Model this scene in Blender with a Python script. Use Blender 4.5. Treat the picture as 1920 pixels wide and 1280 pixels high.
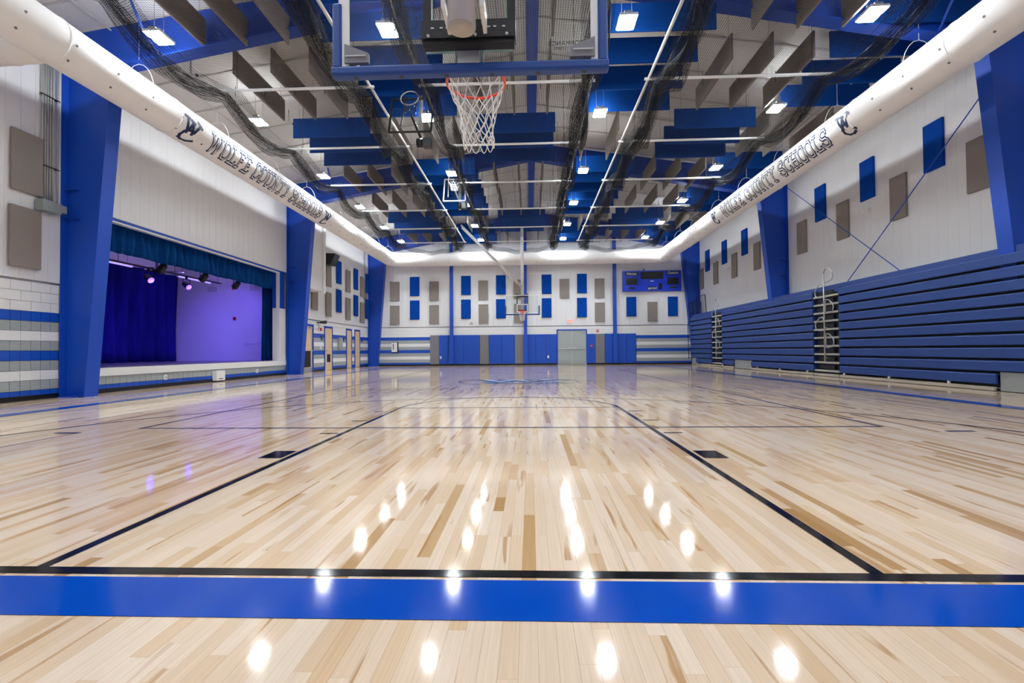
import bpy, bmesh, math, random
from mathutils import Vector, Matrix

for o in list(bpy.data.objects):
    bpy.data.objects.remove(o)
scene = bpy.context.scene
COL = scene.collection
rnd = random.Random(7)
PI = math.pi

# ---------------------------------------------------------------- camera
CAM = Vector((0.368, -2.157, 0.9426)); YAW, PITCH, ROLL = 0.0371, 0.0181, -0.0083
fwd = Vector((-math.sin(YAW) * math.cos(PITCH), math.cos(YAW) * math.cos(PITCH), math.sin(PITCH)))
rgt = Vector((math.cos(YAW), math.sin(YAW), 0)); upv = rgt.cross(fwd)
r2 = rgt * math.cos(ROLL) + upv * math.sin(ROLL); u2 = -rgt * math.sin(ROLL) + upv * math.cos(ROLL)
cd = bpy.data.cameras.new('camera'); cam = bpy.data.objects.new('camera', cd); COL.objects.link(cam)
cd.sensor_width = 36.0; cd.lens = 916.4 / 1920 * 36.0; cd.clip_start = 0.05; cd.clip_end = 200
M = Matrix((r2, u2, -fwd)).transposed().to_4x4(); M.translation = CAM
cam.matrix_world = M
scene.camera = cam

# ---------------------------------------------------------------- world, exposure
wd = bpy.data.worlds.new('world'); scene.world = wd; wd.use_nodes = True
wd.node_tree.nodes['Background'].inputs[0].default_value = (0.6, 0.65, 0.75, 1)
wd.node_tree.nodes['Background'].inputs[1].default_value = 0.3
vs = scene.view_settings
vs.view_transform = 'Standard'; vs.look = 'None'; vs.gamma = 1.0; vs.use_curve_mapping = False
vs.exposure = 0.0
scene.cycles.max_bounces = 14; scene.cycles.diffuse_bounces = 8; scene.cycles.transparent_max_bounces = 24
LAMP = 315.0          # emission of the high bay lenses

# ---------------------------------------------------------------- materials
def lin(h):
    h = h.lstrip('#'); v = [int(h[i:i + 2], 16) / 255 for i in (0, 2, 4)]
    return tuple(c / 12.92 if c <= .04045 else ((c + .055) / 1.055) ** 2.4 for c in v) + (1,)

MATS = {}
def mat(name, col, rough=.5, metal=0., var=.06, vscale=3., bump=0., bscale=60., spec=.5, emit=None, estr=0., trans=0.,
        stretch=(1, 1, 1), coat=0.):
    m = bpy.data.materials.new(name); m.use_nodes = True; nt = m.node_tree; N = nt.nodes; L = nt.links
    b = N['Principled BSDF']
    c = lin(col) if isinstance(col, str) else col
    b.inputs['Roughness'].default_value = rough; b.inputs['Metallic'].default_value = metal
    b.inputs['Specular IOR Level'].default_value = spec
    b.inputs['Coat Weight'].default_value = coat; b.inputs['Coat Roughness'].default_value = .08
    tc = N.new('ShaderNodeTexCoord'); mp = N.new('ShaderNodeMapping'); mp.inputs['Scale'].default_value = stretch
    geo = N.new('ShaderNodeNewGeometry')
    L.new(geo.outputs['Position'], mp.inputs['Vector'])
    if var:
        n = N.new('ShaderNodeTexNoise'); n.inputs['Scale'].default_value = vscale; n.inputs['Detail'].default_value = 4
        L.new(mp.outputs[0], n.inputs['Vector'])
        mx = N.new('ShaderNodeMix'); mx.data_type = 'RGBA'
        mx.inputs[6].default_value = tuple(min(1, x * (1 - var)) for x in c[:3]) + (1,)
        mx.inputs[7].default_value = tuple(min(1, x * (1 + var)) for x in c[:3]) + (1,)
        L.new(n.outputs['Fac'], mx.inputs[0]); L.new(mx.outputs[2], b.inputs['Base Color'])
    else:
        b.inputs['Base Color'].default_value = c
    if bump:
        n2 = N.new('ShaderNodeTexNoise'); n2.inputs['Scale'].default_value = bscale; n2.inputs['Detail'].default_value = 3
        L.new(mp.outputs[0], n2.inputs['Vector'])
        bp = N.new('ShaderNodeBump'); bp.inputs['Strength'].default_value = bump; bp.inputs['Distance'].default_value = .01
        L.new(n2.outputs['Fac'], bp.inputs['Height']); L.new(bp.outputs[0], b.inputs['Normal'])
    if emit:
        b.inputs['Emission Color'].default_value = lin(emit) if isinstance(emit, str) else emit
        b.inputs['Emission Strength'].default_value = estr
    if trans:
        b.inputs['Transmission Weight'].default_value = trans
    MATS[name] = m
    return m

BLUE = '#0446B4'
mat('steel_blue', '#0244B2', .5, var=.05, vscale=1.2)
mat('pad_blue', '#0448B4', .55, var=.04)
mat('pad_grey', '#77757B', .5, var=.04)
mat('fabric_blue', '#06409A', .95, var=.06, vscale=90, spec=.1)
mat('fabric_grey', '#8B837E', .95, var=.08, vscale=90, spec=.1)
mat('baffle_blue', '#05418F', .9, var=.05, vscale=60, spec=.15)
mat('baffle_grey', '#8E8680', .95, var=.07, vscale=80, spec=.1)
mat('siding', '#E0E0E2', .55, var=.03, vscale=1.5, bump=.02, bscale=25)
mat('siding_back', '#C6C6C8', .7)
mat('block_white', '#E4E4E4', .5, var=.03, vscale=8, bump=.08, bscale=80)
mat('block_grey', '#9CA3A5', .5, var=.05, vscale=8, bump=.08, bscale=80)
mat('block_blue', '#0A4BB8', .4, var=.05, vscale=8, bump=.08, bscale=80)
mat('mortar', '#8F9395', .8)
mat('cove_black', '#121318', .35)
mat('insulation', '#E0DCD8', .85, var=.07, vscale=1.3, bump=.25, bscale=5)
mat('strap', '#C4BFBA', .7)
mat('cable', '#8E8A88', .6)
mat('duct', '#F1EFEE', .75, var=.02, vscale=2, spec=.25)
mat('navy', '#08234F', .6, var=.03)
mat('print_white', '#F4F4F6', .6, var=0)
mat('nozzle', '#6E6E72', .6)
mat('white_paint', '#E6E6E4', .4, var=.02)
mat('white_steel', '#DEDCDA', .35, var=.03)
mat('galv', '#B9BBBD', .35, .6, var=.08, vscale=12)
mat('grey_metal', '#9FA4A3', .4, .2, var=.05)
mat('dark_metal', '#1B1C20', .4, .2)
mat('black', '#0C0D10', .5)
mat('red', '#C22A1E', .5)
mat('rim', '#E8401F', .4, var=.04)
mat('net_white', '#EFEBE4', .9)
mat('seat_blue', '#1F4288', .5, var=.07, vscale=5, bump=.05, bscale=300)
mat('seat_blue_dark', '#14306F', .5)
mat('plinth', '#B5ADA0', .5, var=.06, vscale=4)
mat('aisle_grey', '#B3B1AA', .5, var=.06, vscale=10)
mat('wood_door', '#D9BB90', .4, var=.12, vscale=3, stretch=(6, 6, .6))
mat('door_grey', '#A3ABAB', .4, var=.03)
mat('velour', '#0A4484', .9, var=.6, vscale=11, spec=.1, stretch=(1, 1, .15))  # strong vertical colour streaks paint in the velour sheen along the pleats
mat('velour_dark', '#20207C', .95, var=.5, vscale=6, spec=.05, stretch=(1, 1, .15))
mat('stage_wall', '#D9D8DC', .7, var=.02)
mat('stage_ceiling', '#C9C8CE', .8, var=.06, vscale=2)
mat('stage_floor', '#7C7590', .35, var=.06)
mat('board_pad', '#083C84', .5, var=.05, vscale=15)
mat('scoreboard_blue', '#0736C8', .35, var=.02)
mat('screen_dark', '#17171D', .3)
mat('line_black', '#17171B', .10, var=.08, vscale=6, spec=.16)
mat('line_blue', '#0448B2', .10, var=.06, vscale=1.5, spec=.16)
mat('line_grey', '#5A5668', .18, var=.1, spec=.25)
mat('logo_blue', '#1C5AA8', .2, var=.05, spec=.2)
mat('logo_white', '#DDE4EC', .2, var=.03, spec=.2)
mat('subfloor', '#6B4A2C', .6)
mat('conduit', '#A7A8A5', .4, .3)
mat('jbox', '#8F9692', .5, .1)
mat('lens', '#FFFFFF', .5, var=0, emit=(.90, .965, 1, 1), estr=LAMP)
mat('roof_fill_glow', '#FFFFFF', .5, var=0, emit=(.90, .965, 1, 1), estr=LAMP * .27)  # glow of the strips added on the fixtures to brighten the roof
mat('par_lens', '#5A3CFF', .4, var=0, emit=(.07, .035, 1, 1), estr=9)
mat('batten_lens', '#D6CCFF', .4, var=0, emit=(.42, .32, 1, 1), estr=1.0)
mat('exit_face', '#F3B9B4', .5, var=0, emit=(1, .45, .4, 1), estr=.5)
mat('glass_mark', '#B9CFC6', .5)

def glass_mat():
    m = bpy.data.materials.new('board_glass'); m.use_nodes = True; nt = m.node_tree; N = nt.nodes; L = nt.links
    N.remove(N['Principled BSDF'])
    tr = N.new('ShaderNodeBsdfTransparent'); tr.inputs[0].default_value = (.93, .95, .945, 1)
    gl = N.new('ShaderNodeBsdfGlossy'); gl.inputs['Roughness'].default_value = .03
    fr = N.new('ShaderNodeFresnel'); fr.inputs[0].default_value = 1.5
    mx = N.new('ShaderNodeMixShader'); ge = N.new('ShaderNodeNewGeometry'); iv = N.new('ShaderNodeMath'); iv.operation = 'SUBTRACT'; iv.inputs[0].default_value = 1; L.new(ge.outputs['Backfacing'], iv.inputs[1])
    ml = N.new('ShaderNodeMath'); ml.operation = 'MULTIPLY'; L.new(fr.outputs[0], ml.inputs[0]); L.new(iv.outputs[0], ml.inputs[1]); L.new(ml.outputs[0], mx.inputs[0]); L.new(tr.outputs[0], mx.inputs[1]); L.new(gl.outputs[0], mx.inputs[2])
    L.new(mx.outputs[0], N['Material Output'].inputs[0]); MATS['glass'] = m
glass_mat()

def net_mat(name, cell, cord, col):
    m = bpy.data.materials.new(name); m.use_nodes = True; nt = m.node_tree; N = nt.nodes; L = nt.links
    b = N['Principled BSDF']; b.inputs['Base Color'].default_value = lin(col); b.inputs['Roughness'].default_value = .9
    uv = N.new('ShaderNodeUVMap'); sp = N.new('ShaderNodeSeparateXYZ'); L.new(uv.outputs[0], sp.inputs[0])
    outs = []
    for k in (0, 1):
        d = N.new('ShaderNodeMath'); d.operation = 'DIVIDE'; d.inputs[1].default_value = cell; L.new(sp.outputs[k], d.inputs[0])
        f = N.new('ShaderNodeMath'); f.operation = 'FRACT'; L.new(d.outputs[0], f.inputs[0])
        c = N.new('ShaderNodeMath'); c.operation = 'LESS_THAN'; c.inputs[1].default_value = cord / cell; L.new(f.outputs[0], c.inputs[0]); outs.append(c)
    mxm = N.new('ShaderNodeMath'); mxm.operation = 'MAXIMUM'; L.new(outs[0].outputs[0], mxm.inputs[0]); L.new(outs[1].outputs[0], mxm.inputs[1])
    tr = N.new('ShaderNodeBsdfTransparent'); mx = N.new('ShaderNodeMixShader')
    L.new(mxm.outputs[0], mx.inputs[0]); L.new(tr.outputs[0], mx.inputs[1]); L.new(b.outputs[0], mx.inputs[2])
    L.new(mx.outputs[0], N['Material Output'].inputs[0]); MATS[name] = m
net_mat('net_flat', .046, .0075, '#17171A')
net_mat('net_fold', .044, .0062, '#141518')

def floor_mat():
    m = bpy.data.materials.new('maple'); m.use_nodes = True; nt = m.node_tree; N = nt.nodes; L = nt.links
    b = N['Principled BSDF']
    at = N.new('ShaderNodeAttribute'); at.attribute_name = 'tone'
    geo = N.new('ShaderNodeNewGeometry'); sp = N.new('ShaderNodeSeparateXYZ'); L.new(geo.outputs['Position'], sp.inputs[0])
    def math_(op, a, bb):
        n = N.new('ShaderNodeMath'); n.operation = op
        for i, v in enumerate((a, bb)):
            if isinstance(v, (int, float)): n.inputs[i].default_value = v
            elif v is not None: L.new(v, n.inputs[i])
        return n.outputs[0]
    off = math_('MULTIPLY', at.outputs['Fac'], 131.7)
    x = math_('ADD', math_('MULTIPLY', sp.outputs[0], 13.), off); y = math_('ADD', math_('MULTIPLY', sp.outputs[1], .8), off)
    cv = N.new('ShaderNodeCombineXYZ'); L.new(x, cv.inputs[0]); L.new(y, cv.inputs[1])
    n1 = N.new('ShaderNodeTexNoise'); n1.inputs['Scale'].default_value = 1.0; n1.inputs['Detail'].default_value = 3; n1.inputs['Distortion'].default_value = .6
    L.new(cv.outputs[0], n1.inputs['Vector'])
    cv2 = N.new('ShaderNodeCombineXYZ'); L.new(math_('MULTIPLY', x, 9.), cv2.inputs[0]); L.new(math_('MULTIPLY', y, 2.4), cv2.inputs[1])
    n2 = N.new('ShaderNodeTexNoise'); n2.inputs['Scale'].default_value = 1.0; n2.inputs['Detail'].default_value = 4
    L.new(cv2.outputs[0], n2.inputs['Vector'])
    ramp = N.new('ShaderNodeValToRGB'); L.new(at.outputs['Fac'], ramp.inputs[0])
    cr = ramp.color_ramp; cr.interpolation = 'LINEAR'
    cr.elements[0].position = 0; cr.elements[0].color = lin('#E8D5BE')
    cr.elements[1].position = 1; cr.elements[1].color = lin('#AE8452')
    for p, c in ((.3, '#E4CDB3'), (.6, '#DEC3A4'), (.8, '#D6B691'), (.92, '#C29D6E')):
        e = cr.elements.new(p); e.color = lin(c)
    # tapered tan heartwood streaks
    st = N.new('ShaderNodeValToRGB'); st.color_ramp.elements[0].position = .62; st.color_ramp.elements[0].color = (0, 0, 0, 1)
    st.color_ramp.elements[1].position = .68; st.color_ramp.elements[1].color = (1, 1, 1, 1)
    L.new(n1.outputs['Fac'], st.inputs[0])
    mx = N.new('ShaderNodeMix'); mx.data_type = 'RGBA'; L.new(math_('MULTIPLY', st.outputs[0], .7), mx.inputs[0]); L.new(ramp.outputs[0], mx.inputs[6])
    mx.inputs[7].default_value = lin('#B07F45')
    mx2 = N.new('ShaderNodeMix'); mx2.data_type = 'RGBA'; mx2.blend_type = 'MULTIPLY'
    gr = N.new('ShaderNodeMapRange'); gr.inputs[1].default_value = .3; gr.inputs[2].default_value = .8; gr.inputs[3].default_value = .90; gr.inputs[4].default_value = 1.04
    L.new(n2.outputs['Fac'], gr.inputs[0]); gc = N.new('ShaderNodeCombineColor')
    for i in range(3): L.new(gr.outputs[0], gc.inputs[i])
    mx2.inputs[0].default_value = 1; L.new(mx.outputs[2], mx2.inputs[6]); L.new(gc.outputs[0], mx2.inputs[7])
    L.new(mx2.outputs[2], b.inputs['Base Color'])
    b.inputs['Roughness'].default_value = .075; b.inputs['Specular IOR Level'].default_value = .24
    nb = N.new('ShaderNodeTexNoise'); nb.inputs['Scale'].default_value = 1; nb.inputs['Detail'].default_value = 2
    cv3 = N.new('ShaderNodeCombineXYZ'); L.new(math_('MULTIPLY', sp.outputs[0], 30.), cv3.inputs[0]); L.new(math_('MULTIPLY', sp.outputs[1], 6.), cv3.inputs[1])
    L.new(cv3.outputs[0], nb.inputs['Vector'])
    bp = N.new('ShaderNodeBump'); bp.inputs['Strength'].default_value = .02; bp.inputs['Distance'].default_value = .002
    L.new(nb.outputs['Fac'], bp.inputs['Height']); L.new(bp.outputs[0], b.inputs['Normal'])
    MATS['maple'] = m
floor_mat()

# ---------------------------------------------------------------- mesh helpers
WL = {}            # world location of every built object
class MB:
    def __init__(s): s.v = []; s.f = []; s.uv = []
    def box(s, x0, x1, y0, y1, z0, z1):
        b = len(s.v)
        s.v += [(x, y, z) for z in (z0, z1) for y in (y0, y1) for x in (x0, x1)]
        s.f += [tuple(b + i for i in q) for q in ((0, 2, 3, 1), (4, 5, 7, 6), (0, 1, 5, 4), (2, 6, 7, 3), (0, 4, 6, 2), (1, 3, 7, 5))]
        return s
    def face(s, pts):
        b = len(s.v); s.v += [tuple(p) for p in pts]; s.f.append(tuple(range(b, b + len(pts)))); return s
    def hexa(s, p):               # 8 points: bottom 4 (ccw), top 4
        b = len(s.v); s.v += [tuple(q) for q in p]
        s.f += [tuple(b + i for i in q) for q in ((3, 2, 1, 0), (4, 5, 6, 7), (0, 1, 5, 4), (1, 2, 6, 5), (2, 3, 7, 6), (3, 0, 4, 7))]
        return s
    def prism(s, poly, axis, a, c):   # poly of 2-D points extruded along axis between a and c
        def pt(p, t):
            return {'x': (t, p[0], p[1]), 'y': (p[0], t, p[1]), 'z': (p[0], p[1], t)}[axis]
        n = len(poly); b = len(s.v)
        s.v += [pt(p, a) for p in poly] + [pt(p, c) for p in poly]
        s.f.append(tuple(range(b, b + n))); s.f.append(tuple(range(b + 2 * n - 1, b + n - 1, -1)))
        for i in range(n):
            j = (i + 1) % n; s.f.append((b + i, b + n + i, b + n + j, b + j))
        return s
    def tube(s, path, r, n=8, closed=False, cap=True):
        P = [Vector(p) for p in path]; m = len(P); b = len(s.v); rings = []
        ref = None
        for i, p in enumerate(P):
            if closed: t = P[(i + 1) % m] - P[i - 1]
            else: t = P[min(i + 1, m - 1)] - P[max(i - 1, 0)]
            t.normalize()
            if ref is None: ref = Vector((0, 0, 1)) if abs(t.z) < .9 else Vector((1, 0, 0))
            a = (ref - t * ref.dot(t)).normalized(); ref = a; c = t.cross(a)
            rr = r[i] if isinstance(r, (list, tuple)) else r
            rings.append(len(s.v))
            s.v += [tuple(p + a * (rr * math.cos(2 * PI * k / n)) + c * (rr * math.sin(2 * PI * k / n))) for k in range(n)]
        for i in range(m if closed else m - 1):
            A = rings[i]; B = rings[(i + 1) % m]
            for k in range(n): s.f.append((A + k, A + (k + 1) % n, B + (k + 1) % n, B + k))
        if cap and not closed:
            s.f.append(tuple(rings[0] + k for k in range(n - 1, -1, -1))); s.f.append(tuple(rings[-1] + k for k in range(n)))
        return s
    def sphere(s, c, r, n=10, m=6):
        path = [(c[0], c[1], c[2] - r * math.cos(PI * i / m)) for i in range(m + 1)]
        return s.tube(path, [max(1e-4, r * math.sin(PI * i / m)) for i in range(m + 1)], n)
    def build(s, name, material, parent=None, smooth=False, kind=None, origin=None):
        xs = [p[0] for p in s.v]; ys = [p[1] for p in s.v]; zs = [p[2] for p in s.v]
        o0 = Vector(origin) if origin else Vector(((min(xs) + max(xs)) / 2, (min(ys) + max(ys)) / 2, min(zs)))
        me = bpy.data.meshes.new(name)
        me.from_pydata([(p[0] - o0.x, p[1] - o0.y, p[2] - o0.z) for p in s.v], [], s.f)
        me.materials.append(MATS[material])
        if s.uv:
            ul = me.uv_layers.new(name='UVMap')
            for li, l in enumerate(me.loops): ul.data[li].uv = s.uv[l.vertex_index]
        if smooth: me.shade_smooth()
        me.update()
        return place(name, me, o0, parent, kind)

def place(name, me, wloc, parent=None, kind=None):
    o = bpy.data.objects.new(name, me); COL.objects.link(o)
    wloc = Vector(wloc)
    if parent is not None:
        o.parent = parent; o.location = wloc - WL[parent.name]
    else: o.location = wloc
    WL[o.name] = wloc
    if kind: o['kind'] = kind
    return o

def thing(name, label, cat, loc=(0, 0, 0), group=None):
    o = bpy.data.objects.new(name, None); COL.objects.link(o); o.location = loc; o.empty_display_size = .1
    WL[o.name] = Vector(loc); return tag(o, label, cat, group)
def tag(o, label, cat, group=None):
    o['label'] = label; o['category'] = cat
    if group: o['group'] = group
    return o

BOXC = {}
def piece(name, parent, material, x0, x1, y0, y1, z0, z1, kind=None):
    """box that shares its mesh with every alike box"""
    d = (round(x1 - x0, 4), round(y1 - y0, 4), round(z1 - z0, 4), material)
    if d not in BOXC:
        mb = MB().box(-d[0] / 2, d[0] / 2, -d[1] / 2, d[1] / 2, -d[2] / 2, d[2] / 2)
        me = bpy.data.meshes.new(name); me.from_pydata(mb.v, [], mb.f); me.materials.append(MATS[material]); BOXC[d] = me
    return place(name, BOXC[d], ((x0 + x1) / 2, (y0 + y1) / 2, (z0 + z1) / 2), parent, kind)

def bevelled(me, w, seg=2):
    bm = bmesh.new(); bm.from_mesh(me)
    bmesh.ops.bevel(bm, geom=bm.edges[:], offset=w, segments=seg, affect='EDGES', profile=.5)
    bm.to_mesh(me); bm.free()
BEVC = {}
def soft_box(name, parent, material, x0, x1, y0, y1, z0, z1, w=.012, kind=None):
    d = (round(x1 - x0, 4), round(y1 - y0, 4), round(z1 - z0, 4), material, w)
    if d not in BEVC:
        mb = MB().box(-d[0] / 2, d[0] / 2, -d[1] / 2, d[1] / 2, -d[2] / 2, d[2] / 2)
        me = bpy.data.meshes.new(name); me.from_pydata(mb.v, [], mb.f); me.materials.append(MATS[material]); bevelled(me, w); BEVC[d] = me
    return place(name, BEVC[d], ((x0 + x1) / 2, (y0 + y1) / 2, (z0 + z1) / 2), parent, kind)

def text_mesh(name, txt, size, material, origin, xdir, ydir, parent, extrude=.002):
    cu = bpy.data.curves.new('t', 'FONT'); cu.body = txt; cu.size = size; cu.extrude = extrude; cu.align_x = 'CENTER'; cu.align_y = 'CENTER'
    ob = bpy.data.objects.new('t', cu); COL.objects.link(ob)
    dg = bpy.context.evaluated_depsgraph_get(); dg.update()
    me = bpy.data.meshes.new_from_object(ob.evaluated_get(dg)); me.name = name
    bpy.data.objects.remove(ob); bpy.data.curves.remove(cu)
    X = Vector(xdir); Y = Vector(ydir); Z = X.cross(Y)
    for v in me.vertices:
        p = v.co.copy(); v.co = X * p.x + Y * p.y + Z * p.z
    me.materials.clear(); me.materials.append(MATS[material])
    return place(name, me, origin, parent)

ORD = ['first', 'second', 'third', 'fourth', 'fifth', 'sixth', 'seventh', 'eighth', 'ninth', 'tenth', 'eleventh', 'twelfth', 'thirteenth', 'fourteenth']
YB, YF, XL, XR = -2.6, 28.8, -9.9, 10.9       # room
# ================================================================ FLOOR
fl = MB().box(XL - .1, XR + .1, YB - .1, YF + .1, -.15, -.02).build('floor', 'subfloor', kind='structure')
fl['label'] = 'glossy maple strip gym floor'
PW = .0605
def tone():
    u = rnd.random()
    return rnd.uniform(0, .8) if u < .94 else rnd.uniform(.8, 1)
planks = []
nx = int((XR - XL) / PW) + 1
for i in range(nx):
    x = XL + i * PW; y = YB - rnd.uniform(0, .8)
    while y < YF:
        L_ = rnd.choice((.3, .45, .6, .75, .9, 1.05, 1.2, 1.5)) + rnd.uniform(-.05, .05)
        y0, y1 = max(YB, y), min(YF, y + L_); y += L_
        if y1 - y0 < .05 or x + PW > XR: continue
        planks.append((x, y0, y1, tone()))
def seen(p):                                   # size of a plank as the room's visitor at the baseline sees it
    x, y0, y1, t = p; d = (y0 + y1) / 2 - CAM.y; xc = x + PW / 2 - CAM.x
    if y1 - CAM.y < 1.25 or abs(xc) > 1.12 * max(d, y1 - CAM.y): return 0
    d = max(d, 1.3); return (y1 - y0) / d ** 3
order = sorted(range(len(planks)), key=lambda k: -seen(planks[k]))
near = set(order[:290])
V = []; F = []; T = []
G = .0003
for k, (x, y0, y1, t) in enumerate(planks):
    if k in near:
        mb = MB().box(x + G, x + PW - G, y0 + G, y1 - G, -.02, 0)
        o = mb.build('plank', 'maple', fl)
        a = o.data.attributes.new('tone', 'FLOAT', 'FACE')
        for d in a.data: d.value = t
    else:
        b = len(V); V += [(x + G, y0 + G, 0), (x + PW - G, y0 + G, 0), (x + PW - G, y1 - G, 0), (x + G, y1 - G, 0)]
        F.append((b, b + 1, b + 2, b + 3)); T.append(t)
me = bpy.data.meshes.new('plank_field'); me.from_pydata(V, [], F); me.materials.append(MATS['maple'])
a = me.attributes.new('tone', 'FLOAT', 'FACE'); a.data.foreach_set('value', T)
o = place('plank_field', me, (0, 0, 0), fl, 'stuff')

ZL = .0020
ZN = [0]
def zn():                       # every painted mark gets its own hair-thin height
    ZN[0] += 1; return ZL + .00006 * ZN[0]
def strip(name, material, x0, x1, y0, y1, z=ZL):
    z = zn()
    return MB().face([(x0, y0, z), (x1, y0, z), (x1, y1, z), (x0, y1, z)]).build(name, material, fl)
def arc(name, material, cx, cy, r, w, a0, a1, n=64, z=ZL):
    mb = MB(); z = zn()
    for i in range(n):
        t0 = a0 + (a1 - a0) * i / n; t1 = a0 + (a1 - a0) * (i + 1) / n
        mb.face([(cx + (r - w) * math.cos(t0), cy + (r - w) * math.sin(t0), z), (cx + r * math.cos(t0), cy + r * math.sin(t0), z),
                 (cx + r * math.cos(t1), cy + r * math.sin(t1), z), (cx + (r - w) * math.cos(t1), cy + (r - w) * math.sin(t1), z)])
    return mb.build(name, material, fl)
CL = 25.6
for e in (0, 1):
    def yy(v, e=e): return v if e == 0 else CL - v
    def ys(a, b, e=e): return (min(yy(a), yy(b)), max(yy(a), yy(b)))
    strip('end_line', 'line_black', -7.62, 7.62, *ys(-.115, -.05), z=ZL)
    strip('end_border', 'line_blue', -7.92, 7.92, *ys(-.44, -.14), z=ZL)
    for s in (-1, 1):
        xa, xb = sorted((s * 1.775, s * 1.83)); strip('lane_line', 'line_black', xa, xb, *ys(-.05, 5.93), z=ZL * 1.3)
        xa, xb = sorted((s * 1.86, s * 2.07)); strip('lane_block', 'line_black', xa, xb, *ys(2.13, 2.44))
        for v in (3.40, 4.40, 5.38):
            xa, xb = sorted((s * 1.86, s * 2.07)); strip('lane_mark', 'line_black', xa, xb, *ys(v, v + .05))
    strip('free_throw_line', 'line_grey', -1.83, 1.83, *ys(5.88, 5.93))
    a0 = 0 if e == 0 else PI
    arc('free_throw_arc', 'line_black', 0, yy(5.9), 1.83, .05, a0, a0 + PI)
    arc('three_point_arc', 'line_black', 0, yy(1.6), 6.05, .05, a0, a0 + PI, 96)
    for s in (-1, 1):
        xa, xb = sorted((s * 6.0, s * 6.05)); strip('three_point_line', 'line_black', xa, xb, *ys(-.05, 1.6))
for s in (-1, 1):
    xa, xb = sorted((s * 7.62, s * 7.92)); strip('side_border', 'line_blue', xa, xb, -.14, CL + .14)
    xa, xb = sorted((s * 4.5, s * 4.55)); strip('volleyball_side_line', 'line_grey', xa, xb, 3.8, CL - 3.8)
for v in (3.8, CL - 3.85, 9.8, CL - 9.85):
    strip('volleyball_cross_line', 'line_grey', -4.55, 4.55, v, v + .05, z=ZL * .8)
strip('centre_line', 'line_grey', -7.62, 7.62, 12.775, 12.825, z=ZL * .7)
for s in (-1, 1):
    xa, xb = sorted((s * 5.0, s * 5.3)); strip('serve_mark', 'line_grey', xa, xb, 3.45, 3.52)
arc('centre_circle', 'line_black', 0, 12.8, 1.83, .05, 0, 2 * PI, 96)

# stroke lettering (varsity block letters), in a box of height 1
def ser(x, y, w=.34): return [(x - w / 2, y), (x + w / 2, y)]
c = .22
GLY = {
 'W': (1.5, [[(.12, 1), (.42, 0), (.75, .8), (1.08, 0), (1.38, 1)], ser(.12, 1), ser(1.38, 1)]),
 'O': (.85, [[(c, 0), (.85 - c, 0), (.85, c), (.85, 1 - c), (.85 - c, 1), (c, 1), (0, 1 - c), (0, c), (c, 0)]]),
 'L': (.78, [[(.2, 1), (.2, 0), (.78, 0), (.78, .16)], ser(.2, 1, .4), [(0, 0), (.3, 0)]]),
 'F': (.8, [[(.2, 0), (.2, 1), (.8, 1), (.8, .88)], [(.2, .52), (.5, .52)], ser(.2, 0, .4), [(0, 1), (.3, 1)]]),
 'E': (.8, [[(.8, .12), (.8, 0), (.2, 0), (.2, 1), (.8, 1), (.8, .88)], [(.2, .5), (.5, .5)], [(0, 0), (.3, 0)], [(0, 1), (.3, 1)]]),
 'C': (.82, [[(.82, .27), (.82, c), (.82 - c, 0), (c, 0), (0, c), (0, 1 - c), (c, 1), (.82 - c, 1), (.82, 1 - c), (.82, .73)]]),
 'U': (.88, [[(.1, 1), (.1, c), (.1 + c, 0), (.78 - c, 0), (.78, c), (.78, 1)], ser(.1, 1), ser(.78, 1)]),
 'N': (.98, [[(.14, 0), (.14, 1), (.84, 0), (.84, 1)], ser(.14, 0), ser(.1, 1, .28), ser(.84, 1)]),
 'T': (.84, [[(0, .84), (0, 1), (.84, 1), (.84, .84)], [(.42, 1), (.42, 0)], ser(.42, 0, .4)]),
 'Y': (.92, [[(.1, 1), (.46, .46), (.82, 1)], [(.46, .46), (.46, 0)], ser(.46, 0, .4), ser(.1, 1), ser(.82, 1)]),
 'S': (.8, [[(0, .21), (0, c * .8), (c * .8, 0), (.8 - c, 0), (.8, c * .9), (.8, .36), (.8 - c * .8, .5), (c * .8, .52), (0, .66), (0, 1 - c * .9), (c, 1), (.8 - c * .8, 1), (.8, 1 - c * .8), (.8, .79)]]),
 'H': (.98, [[(.14, 0), (.14, 1)], [(.84, 0), (.84, 1)], [(.14, .5), (.84, .5)], ser(.14, 0), ser(.14, 1), ser(.84, 0), ser(.84, 1)]),
}
LAY = [0]
def stroke(mb, pl, w, fn0, nsub=10, ext=True):
    for (a, b) in zip(pl[:-1], pl[1:]):
        A = Vector(a); B = Vector(b); d = B - A; l = d.length
        if l < 1e-6: continue
        d /= l; n = Vector((-d.y, d.x)) * (w / 2)
        LAY[0] = (LAY[0] + 1) % 11; lay = LAY[0] * .00028
        fn = lambda u, v: fn0(u, v, lay)
        A2 = A - d * (w / 2 if ext else 0); B2 = B + d * (w / 2 if ext else 0)
        for k in range(nsub):
            p = A2.lerp(B2, k / nsub); q = A2.lerp(B2, (k + 1) / nsub)
            mb.face([fn(*(p - n)), fn(*(q - n)), fn(*q), fn(*p)]); mb.face([fn(*p), fn(*q), fn(*(q + n)), fn(*(p + n))])
WC_W = [[(.02, .98), (.26, .18), (.46, .86), (.64, .22), (.98, .93)], [(-.12, 1.0), (.16, .96)], [(.82, 1.02), (1.12, .82)], [(.34, .92), (.58, .84)]]
WC_C = [[(1.0, -.16), (.78, -.36), (.5, -.44), (.26, -.36), (.13, -.12), (.16, .14), (.32, .34), (.56, .42), (.74, .38)]]
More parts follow.
